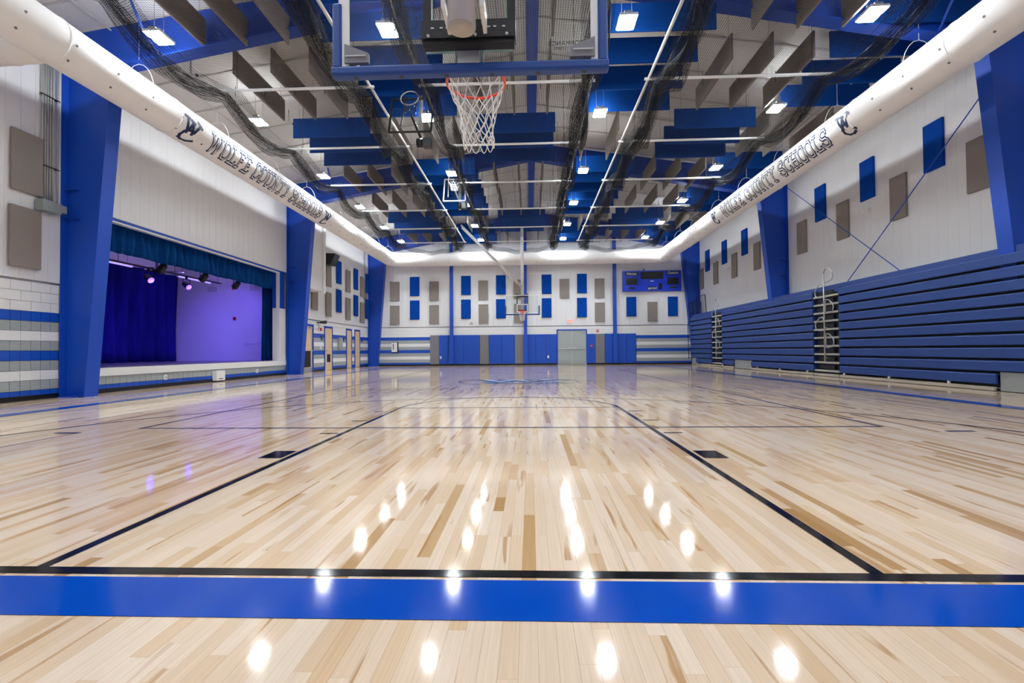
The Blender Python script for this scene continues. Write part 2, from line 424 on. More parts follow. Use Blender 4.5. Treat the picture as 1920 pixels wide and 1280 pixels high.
# monogram painted in the centre circle
def flo(u, v, l=0): return (-1.15 + u * 2.3, 12.25 + v * 1.25, ZL * 3.6 + l)
def flo2(u, v, l=0): p = flo(u, v); return (p[0], p[1], ZL * 5.4 + l)
mb = MB()
for s_ in WC_W + WC_C: stroke(mb, s_, .2, flo)
lg = mb.build('centre_monogram', 'logo_blue', fl)
mb = MB()
for s_ in WC_W: stroke(mb, s_, .06, flo2)
mb.build('monogram_highlight', 'logo_white', lg)

# ================================================================ WALLS
COURSE = ['block_blue', 'block_grey', 'block_white', 'block_grey', 'block_blue', 'block_grey', 'block_white', 'block_grey', 'block_blue', 'block_white', 'block_white', 'block_white']
CH = .2033
ZTOP = 9.9
def struct(name, mb, material, label=None):
    o = mb.build(name, material, kind='structure')
    if label: o['label'] = label
    return o
# --- left wall: solid backing with stage opening Y 9.28..17.42, Z .58..4.19
OY0, OY1, OZ0, OZ1 = 9.0, 17.42, .60, 4.19
mb = MB()
mb.box(XL - .3, XL - .06, YB, OY0, 0, ZTOP).box(XL - .28, XL - .07, 17.96, YF, 0, ZTOP).box(XL - .28, XL - .07, OY0 + .001, 17.959, OZ1 + .08, ZTOP).box(XL - .3, XL - .06, OY0 + .001, 17.959, 0, OZ0 - .13)
wl = struct('wall_left', mb, 'siding_back', 'white and blue striped block wall with the stage opening')
wfar = struct('wall_far', MB().box(XL - .3, XR + .3, YF + .06, YF + .3, 0, ZTOP), 'mortar', 'far end wall above the striped blocks and blue pads')
wr = struct('wall_right', MB().box(XR + .06, XR + .3, YB, YF, 0, ZTOP), 'siding_back', 'white ribbed metal side wall behind the bleachers')
wb = struct('wall_back', MB().box(XL - .3, XR + .3, YB - .3, YB - .06, 0, ZTOP), 'siding', 'end wall behind the near basket')
struct('wall_back_pads', MB().box(-6, 7, YB - .06, YB, .1, 1.93), 'pad_blue', 'blue wall pads behind the near basket')

# block pieces of the near left bay
y = 4.85
for ci, m_ in enumerate(COURSE):
    step = .2033 if m_ != 'block_white' else .4066
    off = 0 if ci % 2 == 0 or m_ != 'block_white' else .2033
    y = 4.88 - off
    while y < 8.12:
        y1 = min(y + step, 8.13)
        if y1 - y > .05:
            piece('block', wl, m_, XL - .06, XL, y + .004, y1 - .004, ci * CH + .004, (ci + 1) * CH - .004)
        y += step
for ci, m_ in enumerate(COURSE):                      # behind the camera and beyond the sight line: whole courses
    piece('block_course', wl, m_, XL - .06, XL, YB, 4.86, ci * CH + .003, (ci + 1) * CH - .003)
# stage apron: grey and blue scored blocks under the white lip
y = OY0 - .3
while y < 18.0:
    y1 = min(y + .2033, 18.0)
    piece('block', wl, 'block_blue', XL - .06, XL, y + .004, y1 - .004, .1, .2)
    piece('block', wl, 'block_grey', XL - .06, XL, y + .004, y1 - .004, .208, .40)
    y += .2033
# striped courses of the far left bay, between the doors
DOORS = [(19.05, 20.55), (21.85, 22.85), (24.75, 25.6), (26.05, 26.95)]
def spans(a, b, z0, z1):
    out = []; cur = a
    for d0, d1 in DOORS:
        if z0 < 2.2:
            out.append((cur, d0)); cur = d1
    out.append((cur, b)); return out
for ci, m_ in enumerate(COURSE):
    for (a, b) in spans(18.35, YF, ci * CH, (ci + 1) * CH):
        piece('block_course', wl, m_, XL - .06, XL, a, b, ci * CH + .003, (ci + 1) * CH - .003)
# far wall courses (pads cover the middle)
def FX(x): return CAM.x + (x - CAM.x) * 1.0198
def FZ(z): return CAM.z + (z - CAM.z) * 1.0198
for ci, m_ in enumerate(COURSE):
    z0, z1 = ci * CH + .003, (ci + 1) * CH - .003
    if ci < 9: seg = [(XL, FX(-5.85)), (FX(6.9), XR)]
    elif ci < 11: seg = [(XL, FX(2.0)), (FX(3.86), XR)]
    else: seg = [(XL, XR)]
    for a, b in seg: piece('block_course', wfar, m_, a, b, YF, YF + .06, z0, z1)

# ribbed metal siding, one panel every .3 m
SW = .305
def siding_y(parent, xa, xb, y0, y1, z0, z1):
    n = max(1, round((y1 - y0) / SW)); w = (y1 - y0) / n
    for i in range(n): piece('siding_panel', parent, 'siding', xa, xb, y0 + i * w + .002, y0 + (i + 1) * w - .002, z0, z1)
siding_y(wl, XL - .06, XL + .03, 4.9, 8.13, 2.48, 8.3)
piece('siding_sheet', wl, 'siding', XL - .06, XL + .03, YB, 4.88, 2.48, 8.3)
siding_y(wl, XL - .06, XL + .05, OY0 - .6, 17.99, OZ1 + .1, 8.3)
siding_y(wl, XL - .06, XL + .03, 18.35, YF, 2.48, 8.3)
siding_y(wr, XR, XR + .06, 5.0, YF, 2.0, 8.3)
piece('siding_sheet', wr, 'siding', XR, XR + .06, YB, 4.98, 0, 8.3)
n = 68; w = (XR - XL) / n
for i in range(n):
    xm = XL + (i + .5) * w
    piece('siding_panel', wfar, 'siding', XL + i * w + .002, XL + (i + 1) * w - .002, YF - .03, YF + .06, 2.48, 9.9 if abs(xm - .5) < 10 else 8.6)
# base boards
for nm, b in (('baseboard_left', [(XL - .02, XL + .012, YB, 8.15), (XL - .02, XL + .012, OY0 - .3, 18.1), (XL - .02, XL + .012, 20.6, 21.8), (XL - .02, XL + .012, 22.9, 24.7), (XL - .02, XL + .012, 27.0, YF)]),):
    mb = MB()
    for q in b: mb.box(q[0], q[1], q[2], q[3], 0, .1)
    struct(nm, mb, 'cove_black', 'black rubber base along the left wall')
struct('baseboard_far', MB().box(XL, FX(2.0), YF - .015, YF + .02, 0, .1).box(FX(3.86), XR, YF - .015, YF + .02, 0, .1), 'cove_black', 'black rubber base along the far wall')

# --- roof
RX, ZE, ZR = .5, 8.15, 9.72                  # ridge x, eave and ridge height of the insulation
def roofz(x): return ZR - abs(x - RX) / (XR - RX) * (ZR - ZE)
mb = MB(); xs = []
npur = 7
for s in (-1, 1):
    for k in range(npur):
        for j in range(8):
            t = (k + j / 8) / npur
            xs.append((RX + s * t * (XR + .3 - RX), .06 * math.sin(PI * j / 8)))
    xs.append((RX + s * (XR + .3 - RX), 0))
xs = sorted(set(xs))
b0 = None
for (x, sag) in xs:
    z = roofz(x) - sag; mb.v += [(x, YB - .3, z), (x, YF + .3, z)]
for i in range(len(xs) - 1): mb.f.append((2 * i, 2 * i + 1, 2 * i + 3, 2 * i + 2))
ce = mb.build('ceiling', 'insulation', smooth=True, kind='structure'); ce['label'] = 'white fabric insulation stretched under the pitched roof'
ysr = [YB + .9 + 1.52 * i for i in range(20)]
for s in (-1, 1):
    for yv in ysr:
        pts = []
        mb = MB(); xe = RX + s * (XR - RX)
        mb.hexa([(RX, yv - .03, ZR - .075), (xe, yv - .03, ZE - .075), (xe, yv + .03, ZE - .075), (RX, yv + .03, ZR - .075),
                 (RX, yv - .03, ZR - .065), (xe, yv - .03, ZE - .065), (xe, yv + .03, ZE - .065), (RX, yv + .03, ZR - .065)])
        mb.build('strap', 'strap', ce)
MB().box(RX - .16, RX + .16, YB, YF, ZR - .12, ZR - .06).build('ridge_strip', 'steel_blue', ce)

# --- rigid frames
def frame(yc, word):
    t = thing('steel_frame', 'blue tapered steel rigid frame, %s' % word, 'steel frame', (RX, yc, 0), 'blue rigid frames along the gym')
    fw = .17; tk = .02
    for s in (-1, 1):
        xo = XL + .03 if s < 0 else XR - .01
        xb_ = -9.32 if s < 0 else 10.5; xt = -8.75 if s < 0 else 9.8
        zk = 7.25; zroof = lambda x: roofz(x) - .1
        mb = MB()
        P = [(xo, 0), (xb_, 0), (xt, zk), (xt, zroof(xt)), (xo, zroof(xo))]
        mb.prism(P, 'y', yc - .012, yc + .012)
        mb.build('column_web', 'steel_blue', t)
        d = -s
        mb = MB().hexa([(xb_, yc - fw, 0), (xb_ + d * tk, yc - fw, 0), (xb_ + d * tk, yc + fw, 0), (xb_, yc + fw, 0),
                        (xt, yc - fw, zk), (xt + d * tk, yc - fw, zk), (xt + d * tk, yc + fw, zk), (xt, yc + fw, zk)])
        mb.build('column_flange', 'steel_blue', t)
        MB().box(min(xo, xo + d * .02), max(xo, xo + d * .02), yc - fw, yc + fw, 0, zroof(xo)).build('outer_flange', 'steel_blue', t)
        for zz in (3.9, 4.55):
            MB().box(min(xo, xo + d * .3), max(xo, xo + d * .3), yc - .13, yc - .012, zz, zz + .015).build('stiffener', 'steel_blue', t)
        # rafter
        zc = 8.92
        mb = MB().prism([(xt, zk), (RX, zc), (RX, zroof(RX)), (xt, zroof(xt))], 'y', yc - .012, yc + .012)
        mb.build('rafter_web', 'steel_blue', t)
        mb = MB().hexa([(xt, yc - fw, zk - tk), (RX, yc - fw, zc - tk), (RX, yc + fw, zc - tk), (xt, yc + fw, zk - tk),
                        (xt, yc - fw, zk), (RX, yc - fw, zc), (RX, yc + fw, zc), (xt, yc + fw, zk)])
        mb.build('rafter_flange', 'steel_blue', t)
        # knee brace from the rafter flange to the roof
        xk = xt + d * .9
        MB().tube([(xk, yc - .05, zk + .2), (xk + d * .1, yc - 1.0, roofz(xk) - .08)], .03, 4).build('flange_brace', 'steel_blue', t)
        MB().tube([(xk, yc + .05, zk + .2), (xk + d * .1, yc + 1.0, roofz(xk) - .08)], .03, 4).build('flange_brace', 'steel_blue', t)
    MB().box(XL + .03, XL + .5, yc - .2, yc + .2, 0, .02).build('base_plate', 'steel_blue', t)
    return t
frame(8.27, 'the one nearest the camera beside the stage')
frame(18.2, 'the middle one past the far side of the stage')
frame(28.55, 'the farthest one against the end wall')
# end wall posts
for i, xv in enumerate((-4.51, .09, 5.59)):
    X0 = FX(xv)
    t = thing('wall_post', 'narrow blue steel post on the far wall, %s' % ('left of the far basket', 'just behind the far basket', 'between double door and scoreboard')[i], 'post', (X0, YF - .1, 0), 'posts on the far wall')
    MB().box(X0 - .01, X0 + .01, YF - .2, YF - .03, 1.95, roofz(X0) - .1).build('web', 'steel_blue', t)
    MB().box(X0 - .1, X0 + .1, YF - .21, YF - .2, 1.95, roofz(X0) - .1).build('face_flange', 'steel_blue', t)
    MB().box(X0 - .1, X0 + .1, YF - .04, YF - .03, 1.95, roofz(X0) - .1).build('rear_flange', 'steel_blue', t)
    soft_box('post_pad', t, 'pad_blue', X0 - .14, X0 + .14, YF - .26, YF - .06, .1, 1.95, .03)
# wind brace rods on the right wall
for k, (p, q, lb) in enumerate((((10.65, 8.4, 7.25), (10.65, 16.0, 1.6), 'rising toward the camera'), ((10.62, 18.1, 7.72), (10.62, 9.6, 1.5), 'rising away from the camera'))):
    tag(MB().tube([p, q], .014, 6).build('brace_rod', 'steel_blue'), 'thin blue diagonal brace rod on the right wall, %s' % lb, 'brace rod', 'crossed brace rods')
# ================================================================ STAGE
SXB, SYE, SZC, SF = -15.0, 18.6, 4.75, .60     # back x, end wall y, ceiling z, deck z
XS = XL - .3
sw = struct('wall_stage_end', MB().box(SXB - .2, XS, SYE, SYE + .15, 0, SZC), 'stage_wall', 'white end wall of the stage lit violet')
struct('wall_stage_back', MB().box(SXB - .3, SXB - .15, 7.0, SYE + .15, 0, SZC), 'stage_wall', 'rear wall of the stage behind the curtain')
struct('wall_stage_near', MB().box(SXB - .2, XS, 7.0, 7.15, 0, SZC), 'stage_wall', 'near end wall of the stage')
cs = struct('ceiling_stage', MB().box(SXB - .3, XS, 7.0, SYE + .15, SZC, SZC + .1), 'stage_ceiling', 'stage ceiling of ribbed deck under violet light')
k = 7.2
while k < SYE:
    piece('deck_rib', cs, 'stage_ceiling', SXB, XS, k, k + .05, SZC - .05, SZC); k += .32
struct('floor_stage', MB().box(SXB - .2, XL - .06, 7.15, SYE, SF - .12, SF), 'stage_floor', 'stage deck')
lip = MB().box(XL - .06, XL + .03, OY0 - .6, 18.02, .405, SF).build('trim_1', 'white_paint', kind='structure'); lip['label'] = 'white nosing along the stage edge'
# blue proscenium frame
mb = MB().box(XL - .29, XL + .03, OY0 - .55, OY0 + .02, SF, OZ1 + .03).box(XL - .27, XL - .02, OY1 + .035, 17.95, 2.752, OZ1 + .028).box(XL - .26, XL + .03, OY0 - .55, 17.95, OZ1 + .031, OZ1 + .095)
struct('trim_2', mb, 'steel_blue', 'blue proscenium frame around the stage opening')
mb = MB().box(XL - .1, XL + .035, OY0, OY1 + .02, OZ1 - .005, OZ1 + .03).box(XL - .1, XL + .036, OY1, OY1 + .03, SF + .002, OZ1 - .006)
struct('trim_3', mb, 'white_paint', 'white edge strip of the stage opening')
struct('trim_4', MB().box(XL - .265, XL + .025, OY1 + .035, 17.955, SF + .003, 2.75), 'white_paint', 'white jamb panel at the far side of the stage opening')

def drape(name, material, label, path, z0, z1, amp, wl_, parentless=True, gather=0., seed=1):
    """pleated curtain along a straight path between two xy points"""
    (xa, ya), (xb, yb) = path; L_ = math.hypot(xb - xa, yb - ya); n = int(L_ / wl_ * 8); nz = 8
    tx, ty = (xb - xa) / L_, (yb - ya) / L_; nx_, ny_ = -ty, tx; rr = random.Random(seed)
    ph = [rr.uniform(.7, 1.3) for _ in range(n // 8 + 3)]; mb = MB()
    for j in range(nz + 1):
        v = j / nz; z = z0 + (z1 - z0) * v
        for i in range(n + 1):
            s = L_ * i / n; a = amp * ph[i // 8] * (1 - gather * v) * math.sin(2 * PI * i / 8) + amp * .4 * math.sin(2 * PI * i / 37 + 3 * v)
            zz = z + (.03 * math.sin(2 * PI * i / 8 + 1) if j == 0 else 0)
            mb.v.append((xa + tx * s + nx_ * a, ya + ty * s + ny_ * a, zz))
    for j in range(nz):
        for i in range(n):
            p = j * (n + 1) + i; mb.f.append((p, p + 1, p + n + 2, p + n + 1))
    o = mb.build(name, material, smooth=True)
    sol = o.modifiers.new('thick', 'SOLIDIFY'); sol.thickness = .006
    return tag(o, label, 'curtain')
drape('valance_curtain', 'velour', 'short pleated blue velour valance along the top of the stage opening', ((XL - .42, OY0 - .5), (XL - .42, OY1 + .7)), 3.58, OZ1 + .15, .11, .30, gather=.35, seed=3)
drape('leg_curtain', 'velour', 'narrow pleated blue velour curtain at the far side of the stage opening', ((-10.42, 18.42), (-10.75, 17.62)), SF + .02, 4.3, .07, .2, seed=4)
drape('leg_curtain', 'velour', 'pleated blue velour curtain tucked behind the near stage jamb', ((-10.42, 8.0), (-10.75, 8.75)), SF + .02, 4.3, .07, .2, seed=8)
drape('back_curtain', 'velour_dark', 'tall dark blue velour curtain hanging across the back of the stage', ((-14.8, 9.5), (-14.8, 18.45)), SF + .03, 4.25, .15, .62, seed=5)
# battens and lights
def par_can(y, x, z, label, lit):
    t = thing('stage_light', label, 'stage light', (x, y, z + .3), 'stage lights')
    if lit:
        ax = Vector((.75, -.25, -.55)).normalized()
    else:
        ax = Vector((-.75, .3, -.6)).normalized()
    c_ = Vector((x, y, z)); a = c_ - ax * .15; b = c_ + ax * .15
    MB().tube([a, a + ax * .04, b - ax * .02, b], [.06, .1, .115, .12], 14).build('can', 'black', t, True)
    if lit:
        MB().tube([b + ax * .001, b + ax * .004], .1, 14).build('lens', 'par_lens', t)
    else:
        MB().tube([b + ax * .001, b + ax * .004], .1, 14).build('lens', 'screen_dark', t)
    side = ax.cross(Vector((0, 0, 1))).normalized() * .13
    MB().tube([c_ + side, c_ + side + Vector((0, 0, .22)), c_ - side + Vector((0, 0, .22)), c_ - side], .014, 6).build('yoke', 'black', t)
    MB().box(x - .03, x + .03, y - .03, y + .03, z + .21, z + .34).build('clamp', 'black', t)
    if lit:
        ld = bpy.data.lights.new('stage_beam', 'SPOT'); ld.energy = lit[1]; ld.color = (.12, .06, 1.0); ld.spot_size = lit[2]; ld.spot_blend = .6; ld.shadow_soft_size = .1
        lo = bpy.data.objects.new('stage_beam', ld); COL.objects.link(lo); lo.parent = t
        lo.location = Vector((0, 0, -.3)) + ax * .2
        dv = Vector(lit[0]) - (c_ + ax * .2); lo.rotation_euler = dv.to_track_quat('-Z', 'Y').to_euler()
    return t
XB1, XB2 = -10.75, -12.3
for nm, x, z, lb in (('stage_batten', XB1, 3.86, 'black lighting pipe just behind the stage valance'), ('stage_batten', XB2, 3.78, 'black lighting pipe over the middle of the stage')):
    t = thing(nm, lb, 'batten', (x, 13, z), 'stage lighting pipes')
    MB().tube([(x, 9.3, z), (x, 17.4, z)], .03, 8).build('pipe', 'black', t, True)
    for y in (10, 12.4, 14.8, 17.2): MB().tube([(x, y, z), (x, y, SZC)], .008, 5).build('hanger', 'black', t)
for y, lb in ((9.9, 'black spotlight on the front stage pipe, nearest the camera'), (12.2, 'black spotlight on the front stage pipe, second from the camera'), (14.1, 'black spotlight on the front stage pipe, third from the camera'), (15.96, 'black spotlight on the front stage pipe, farthest from the camera')):
    par_can(y, XB1, 3.53, lb, None)
par_can(13.6, XB2, 3.45, 'stage light glowing violet in front of the dark back curtain', ((-14.8, 16.6, 1.3), 430, 1.5))
par_can(15.4, XB2, 3.45, 'stage light glowing violet in front of the white stage wall', ((-12.6, 18.6, 1.7), 430, 1.5))
for y0, y1, lb in ((12.0, 13.3, 'pale violet tube light over the stage, nearer one'), (15.4, 17.2, 'pale violet tube light over the stage, farther one')):
    t = thing('tube_light', lb, 'tube light', (-12.6, y0, 3.75), 'tube lights over the stage')
    MB().box(-12.64, -12.56, y0, y1, 3.80, 3.86).build('housing', 'white_paint', t)
    MB().tube([(-12.6, y0 + .02, 3.775), (-12.6, y1 - .02, 3.775)], .03, 8).build('tube', 'batten_lens', t, True)
    ad = bpy.data.lights.new('tube_glow', 'AREA'); ad.shape = 'RECTANGLE'; ad.size = .1; ad.size_y = y1 - y0; ad.energy = 55; ad.color = (.38, .26, 1.0)
    ao = bpy.data.objects.new('tube_glow', ad); COL.objects.link(ao); ao.parent = t; ao.location = (0, (y1 - y0) / 2, .13); ao.rotation_euler = (PI, 0, 0)
    for y in (y0 + .2, y1 - .2): MB().tube([(-12.6, y, 3.86), (-12.6, y, SZC)], .006, 5).build('hanger', 'black', t)
# things on the stage end wall
for x, z, lb in ((-13.45, 3.72, 'small white louvred vent on the stage wall beside the dark curtain'), (-11.55, 3.75, 'small white louvred vent on the stage wall near the blue leg curtain')):
    t = thing('wall_vent', lb, 'vent', (x, SYE, z), 'stage wall vents')
    MB().box(x - .25, x + .25, SYE - .02, SYE, z - .14, z + .14).build('vent_frame', 'white_paint', t)
    for i in range(6): piece('slat', t, 'grey_metal', x - .22, x + .22, SYE - .026, SYE - .02, z - .12 + i * .04, z - .10 + i * .04)
for x, z, lb in ((-12.5, 3.75, 'small dark alarm box high on the stage wall between the vents'), (-12.45, 2.42, 'small dark alarm box at mid height on the stage wall'), (-13.7, 4.05, 'small dark box on the stage wall under the ceiling')):
    t = thing('alarm_box', lb, 'alarm', (x, SYE, z)); MB().box(x - .06, x + .06, SYE - .04, SYE, z - .07, z + .07).build('body', 'red', t)
    MB().box(x - .04, x + .04, SYE - .045, SYE - .04, z - .03, z + .03).build('strobe', 'screen_dark', t)
t = thing('conduit_run', 'thin conduit with outlet box low on the stage wall', 'conduit', (-11.8, SYE, 1.3))
MB().tube([(-11.95, SYE - .02, 1.33), (-10.4, SYE - .02, 1.33)], .012, 6).build('conduit', 'white_paint', t)
MB().box(-12.05, -11.93, SYE - .05, SYE, 1.26, 1.4).build('outlet_box', 'white_paint', t)
t = thing('ceiling_fan', 'dark ceiling fan turning above the back of the stage', 'fan', (-13.3, 15.2, 3.95))
MB().tube([(-13.3, 15.2, 3.9), (-13.3, 15.2, 4.02)], .12, 12).build('motor', 'black', t)
MB().tube([(-13.3, 15.2, 4.0), (-13.3, 15.2, SZC)], .02, 6).build('downrod', 'black', t)
for k in range(4):
    a = k * PI / 2 + .5; d = Vector((math.cos(a), math.sin(a), 0)); n_ = Vector((-d.y, d.x, 0)) * .07; c0 = Vector((-13.3, 15.2, 3.95))
    MB().hexa([c0 + d * .1 - n_, c0 + d * .85 - n_, c0 + d * .85 + n_, c0 + d * .1 + n_, *[q + Vector((0, 0, .012)) for q in (c0 + d * .1 - n_, c0 + d * .85 - n_, c0 + d * .85 + n_, c0 + d * .1 + n_)]]).build('blade', 'black', t)
# plates on the stage apron
for y, w_, z0, z1, lb, nm in ((11.22, .1, .2, .34, 'small white outlet plate on the stage apron, nearer one', 'outlet'), (15.83, .1, .18, .32, 'small white outlet plate on the stage apron, farther one', 'outlet')):
    t = thing(nm, lb, 'outlet', (XL, y, z0)); MB().box(XL, XL + .035, y - w_ / 2, y + w_ / 2, z0, z1).build('plate', 'white_paint', t)
    MB().box(XL + .035, XL + .04, y - .02, y + .02, z0 + .04, z0 + .1).build('socket', 'grey_metal', t)
t = thing('wall_heater', 'white metal box with a slot at the foot of the stage apron', 'box', (XL, 13.5, .02))
MB().box(XL, XL + .14, 13.28, 13.72, .04, .36).build('body', 'white_paint', t)
MB().box(XL + .14, XL + .145, 13.4, 13.62, .09, .11).build('slot', 'black', t)

# ================================================================ WALL PADS, DOORS, FAR WALL THINGS
edges = [-5.88, -5.31, -4.75, -3.77, -2.77, -2.2, -1.4, -.59, -.02, .7, 1.36, 2.02]
kinds = ['g', 'b', 'b', 'b', 'g', 'b', 'b', 'g', 'b', 'b', 'b']
ed2 = [3.86, 4.39, 4.96, 5.7, 6.3, 6.88]; kd2 = ['b', 'g', 'b', 'b', 'b']
padn = {'b': 0, 'g': 0}
for E_, K_ in ((edges, kinds), (ed2, kd2)):
    for a, b, kk in zip(E_[:-1], E_[1:], K_):
        o = soft_box('wall_pad', None, 'pad_blue' if kk == 'b' else 'pad_grey', FX(a) + .004, FX(b) - .004, YF - .06, YF, .1, 1.94, .015)
        tag(o, '%s vinyl wall pad on the far wall, %s %s one from the left' % ('blue' if kk == 'b' else 'grey', ORD[padn[kk]], 'blue' if kk == 'b' else 'grey'), 'wall pad', 'wall pads under the far basket'); padn[kk] += 1
# double door
dx0, dx1 = FX(2.02), FX(3.88); dm = (dx0 + dx1) / 2
d1 = MB().box(dx0, dx0 + .06, YF - .06, YF + .05, 0, 2.24).box(dx1 - .06, dx1, YF - .06, YF + .05, 0, 2.24).box(dx0, dx1, YF - .06, YF + .05, 2.17, 2.24).build('door_1', 'steel_blue', kind='structure')
d1['label'] = 'grey double door in a blue frame on the far wall'
for a, b, s in ((dx0 + .06, dm - .004, 1), (dm + .004, dx1 - .06, -1)):
    lf = MB().box(a, b, YF - .035, YF + .01, .01, 2.165).build('door_leaf', 'door_grey', d1)
    MB().tube([(a + .08, YF - .09, 1.02), (b - .08, YF - .09, 1.02)], .02, 8).build('push_bar', 'galv', lf)
    MB().box(a + .05, b - .05, YF - .042, YF - .035, .03, .28).build('kick_plate', 'grey_metal', lf)
    MB().box((b - .22) if s > 0 else a + .04, (b - .04) if s > 0 else a + .22, YF - .1, YF - .035, .98, 1.14).build('latch', 'galv', lf)
    MB().box((a + .02) if s > 0 else b - .3, (a + .3) if s > 0 else b - .02, YF - .09, YF - .035, 2.06, 2.13).build('closer', 'galv', lf)
MB().box(dm - .02, dm + .02, YF - .05, YF, .01, 2.17).build('mullion', 'galv', d1)
# doors on the left wall
def ldoor(n, y0, y1, label, vent, framed):
    d = MB().box(XL - .05, XL + (.06 if framed else .03), y0, y0 + .07, 0, 2.24).box(XL - .05, XL + (.06 if framed else .03), y1 - .07, y1, 0, 2.24).box(XL - .05, XL + (.06 if framed else .03), y0, y1, 2.14, 2.24).build('door_%d' % n, 'steel_blue', kind='structure')
    d['label'] = label
    lf = MB().box(XL - .045, XL + .015, y0 + .07, y1 - .07, .01, 2.14).build('door_leaf', 'wood_door', d)
    if vent:
        ya, yb, za, zb = vent
        vt = MB().box(XL + .015, XL + .028, ya, yb, za, zb).build('vent_grille', 'black', lf)
    MB().box(XL + .015, XL + .02, y0 + .1, y1 - .1, .02, .22).build('kick_plate', 'galv', lf) if framed else None
    MB().sphere((XL + .07, y1 - .17 if n != 3 else y0 + .17, 1.0), .035).build('knob', 'galv', lf)
    MB().box(XL + .015, XL + .06, y1 - .4, y1 - .1, 2.04, 2.1).build('closer', 'galv', lf) if framed else None
    return d
ldoor(2, 19.05, 20.55, 'wooden door with a black lower panel in a wide blue frame beside the stage column', (19.3, 20.3, .25, 1.0), True)
ldoor(3, 21.85, 22.85, 'pale wood door with a small black vent on the left wall', (22.15, 22.55, .42, .82), False)
ldoor(4, 24.75, 25.6, 'plain pale wood door on the left wall, nearer of the close pair', None, False)
ldoor(5, 26.05, 26.95, 'plain pale wood door on the left wall, farther of the close pair', None, False)
for y, lb in ((21.55, 'nearest one'), (24.4, 'middle one'), (27.3, 'farthest one')):
    t = thing('room_sign', 'small dark room sign beside a wooden door, %s' % lb, 'sign', (XL, y, 1.55), 'door signs on the left wall')
    MB().box(XL, XL + .03, y - .08, y + .08, 1.52, 1.74).build('plate', 'screen_dark', t); MB().box(XL + .03, XL + .033, y - .05, y + .05, 1.6, 1.64).build('insert', 'grey_metal', t)
t = thing('control_panel', 'light grey control cabinet on the striped left wall between doors', 'cabinet', (XL, 23.75, 1.15))
MB().box(XL, XL + .12, 23.5, 23.98, 1.15, 1.7).build('body', 'grey_metal', t); MB().box(XL + .12, XL + .13, 23.53, 23.95, 1.2, 1.66).build('door_panel', 'block_grey', t)
t = thing('light_switch', 'white switch plate on the left wall by the vented door', 'switch', (XL, 21.4, 1.1)); MB().box(XL, XL + .03, 21.34, 21.46, 1.08, 1.24).build('plate', 'white_paint', t); MB().box(XL + .03, XL + .04, 21.38, 21.42, 1.13, 1.19).build('toggle', 'white_steel', t)
t = thing('wall_camera', 'dark bracket camera on the left wall above the wooden doors', 'camera', (XL, 21.1, 2.3))
MB().tube([(XL, 21.0, 2.36), (XL + .25, 21.0, 2.36)], .03, 8).build('bracket', 'dark_metal', t); MB().tube([(XL + .2, 20.95, 2.36), (XL + .24, 21.45, 2.4)], [.05, .09], 12).build('housing', 'dark_metal', t, True)
MB().tube([(XL + .1, 21.0, 2.34), (XL + .1, 21.02, 2.1), (XL + .04, 21.04, 1.98)], .012, 6).build('cable', 'dark_metal', t)
t = thing('fire_alarm', 'small red fire strobe on the left wall under the camera', 'alarm', (XL, 21.45, 1.98)); MB().box(XL, XL + .05, 21.36, 21.54, 1.98, 2.12).build('body', 'red', t); MB().box(XL + .05, XL + .07, 21.41, 21.49, 2.02, 2.08).build('strobe', 'white_paint', t)

def exit_sign(x, y, z, face, label):
    t = thing('exit_sign', label, 'exit sign', (x, y, z))
    if face == 'y':
        MB().box(x - .19, x + .19, y - .06, y, z - .11, z + .11).build('body', 'white_paint', t)
        MB().box(x - .17, x + .17, y - .063, y - .06, z - .09, z + .09).build('face', 'exit_face', t)
        text_mesh('letters', 'EXIT', .17, 'red', (x, y - .066, z), (1, 0, 0), (0, 0, 1), t)
    else:
        MB().box(x, x + .06, y - .19, y + .19, z - .11, z + .11).build('body', 'white_paint', t)
        MB().box(x + .06, x + .063, y - .17, y + .17, z - .09, z + .09).build('face', 'exit_face', t)
        text_mesh('letters', 'EXIT', .17, 'red', (x + .066, y, z), (0, 1, 0), (0, 0, 1), t)
exit_sign(FX(2.86), YF - .03, 2.76, 'y', 'lit exit sign above the grey double door')
exit_sign(XL + .03, 19.9, 2.72, 'x', 'lit exit sign on the left wall beside the middle blue column')
for x, z, lb in ((4.62, 2.12, 'round red alarm horn above the wall pads right of the double door'), ):
    t = thing('fire_alarm', lb, 'alarm', (x, YF, z)); MB().tube([(x, YF - .0, z), (x, YF - .06, z)], .085, 14).build('horn', 'red', t); MB().box(x - .03, x + .03, YF - .075, YF - .06, z - .03, z + .03).build('strobe', 'white_paint', t)
t = thing('pull_station', 'small red pull station on the blue pad right of the double door', 'alarm', (4.22, YF - .06, 1.15)); MB().box(4.16, 4.28, YF - .1, YF - .06, 1.1, 1.28).build('body', 'red', t); MB().box(4.18, 4.26, YF - .11, YF - .1, 1.16, 1.19).build('handle', 'white_paint', t)
for x, lb in ((1.5, 'small white outlet on the blue pads left of the double door'), (-5.32, 'small white outlet on the pad beside the grey corner pad')):
    t = thing('outlet', lb, 'outlet', (x, YF - .06, .45)); MB().box(x - .05, x + .05, YF - .075, YF - .06, .44, .6).build('plate', 'white_paint', t); MB().box(x - .02, x + .02, YF - .08, YF - .075, .5, .55).build('socket', 'grey_metal', t)
t = thing('smoke_beam', 'small white detector on the far wall left of the basket', 'detector', (-3.35, YF, 2.7)); MB().box(-3.47, -3.23, YF - .12, YF - .03, 2.66, 2.76).build('body', 'white_paint', t); MB().box(-3.42, -3.3, YF - .13, YF - .12, 2.68, 2.74).build('window', 'grey_metal', t)
t = thing('fire_cabinet', 'white cabinet with a dark frame on the striped far wall', 'cabinet', (-8.25, YF, .86))
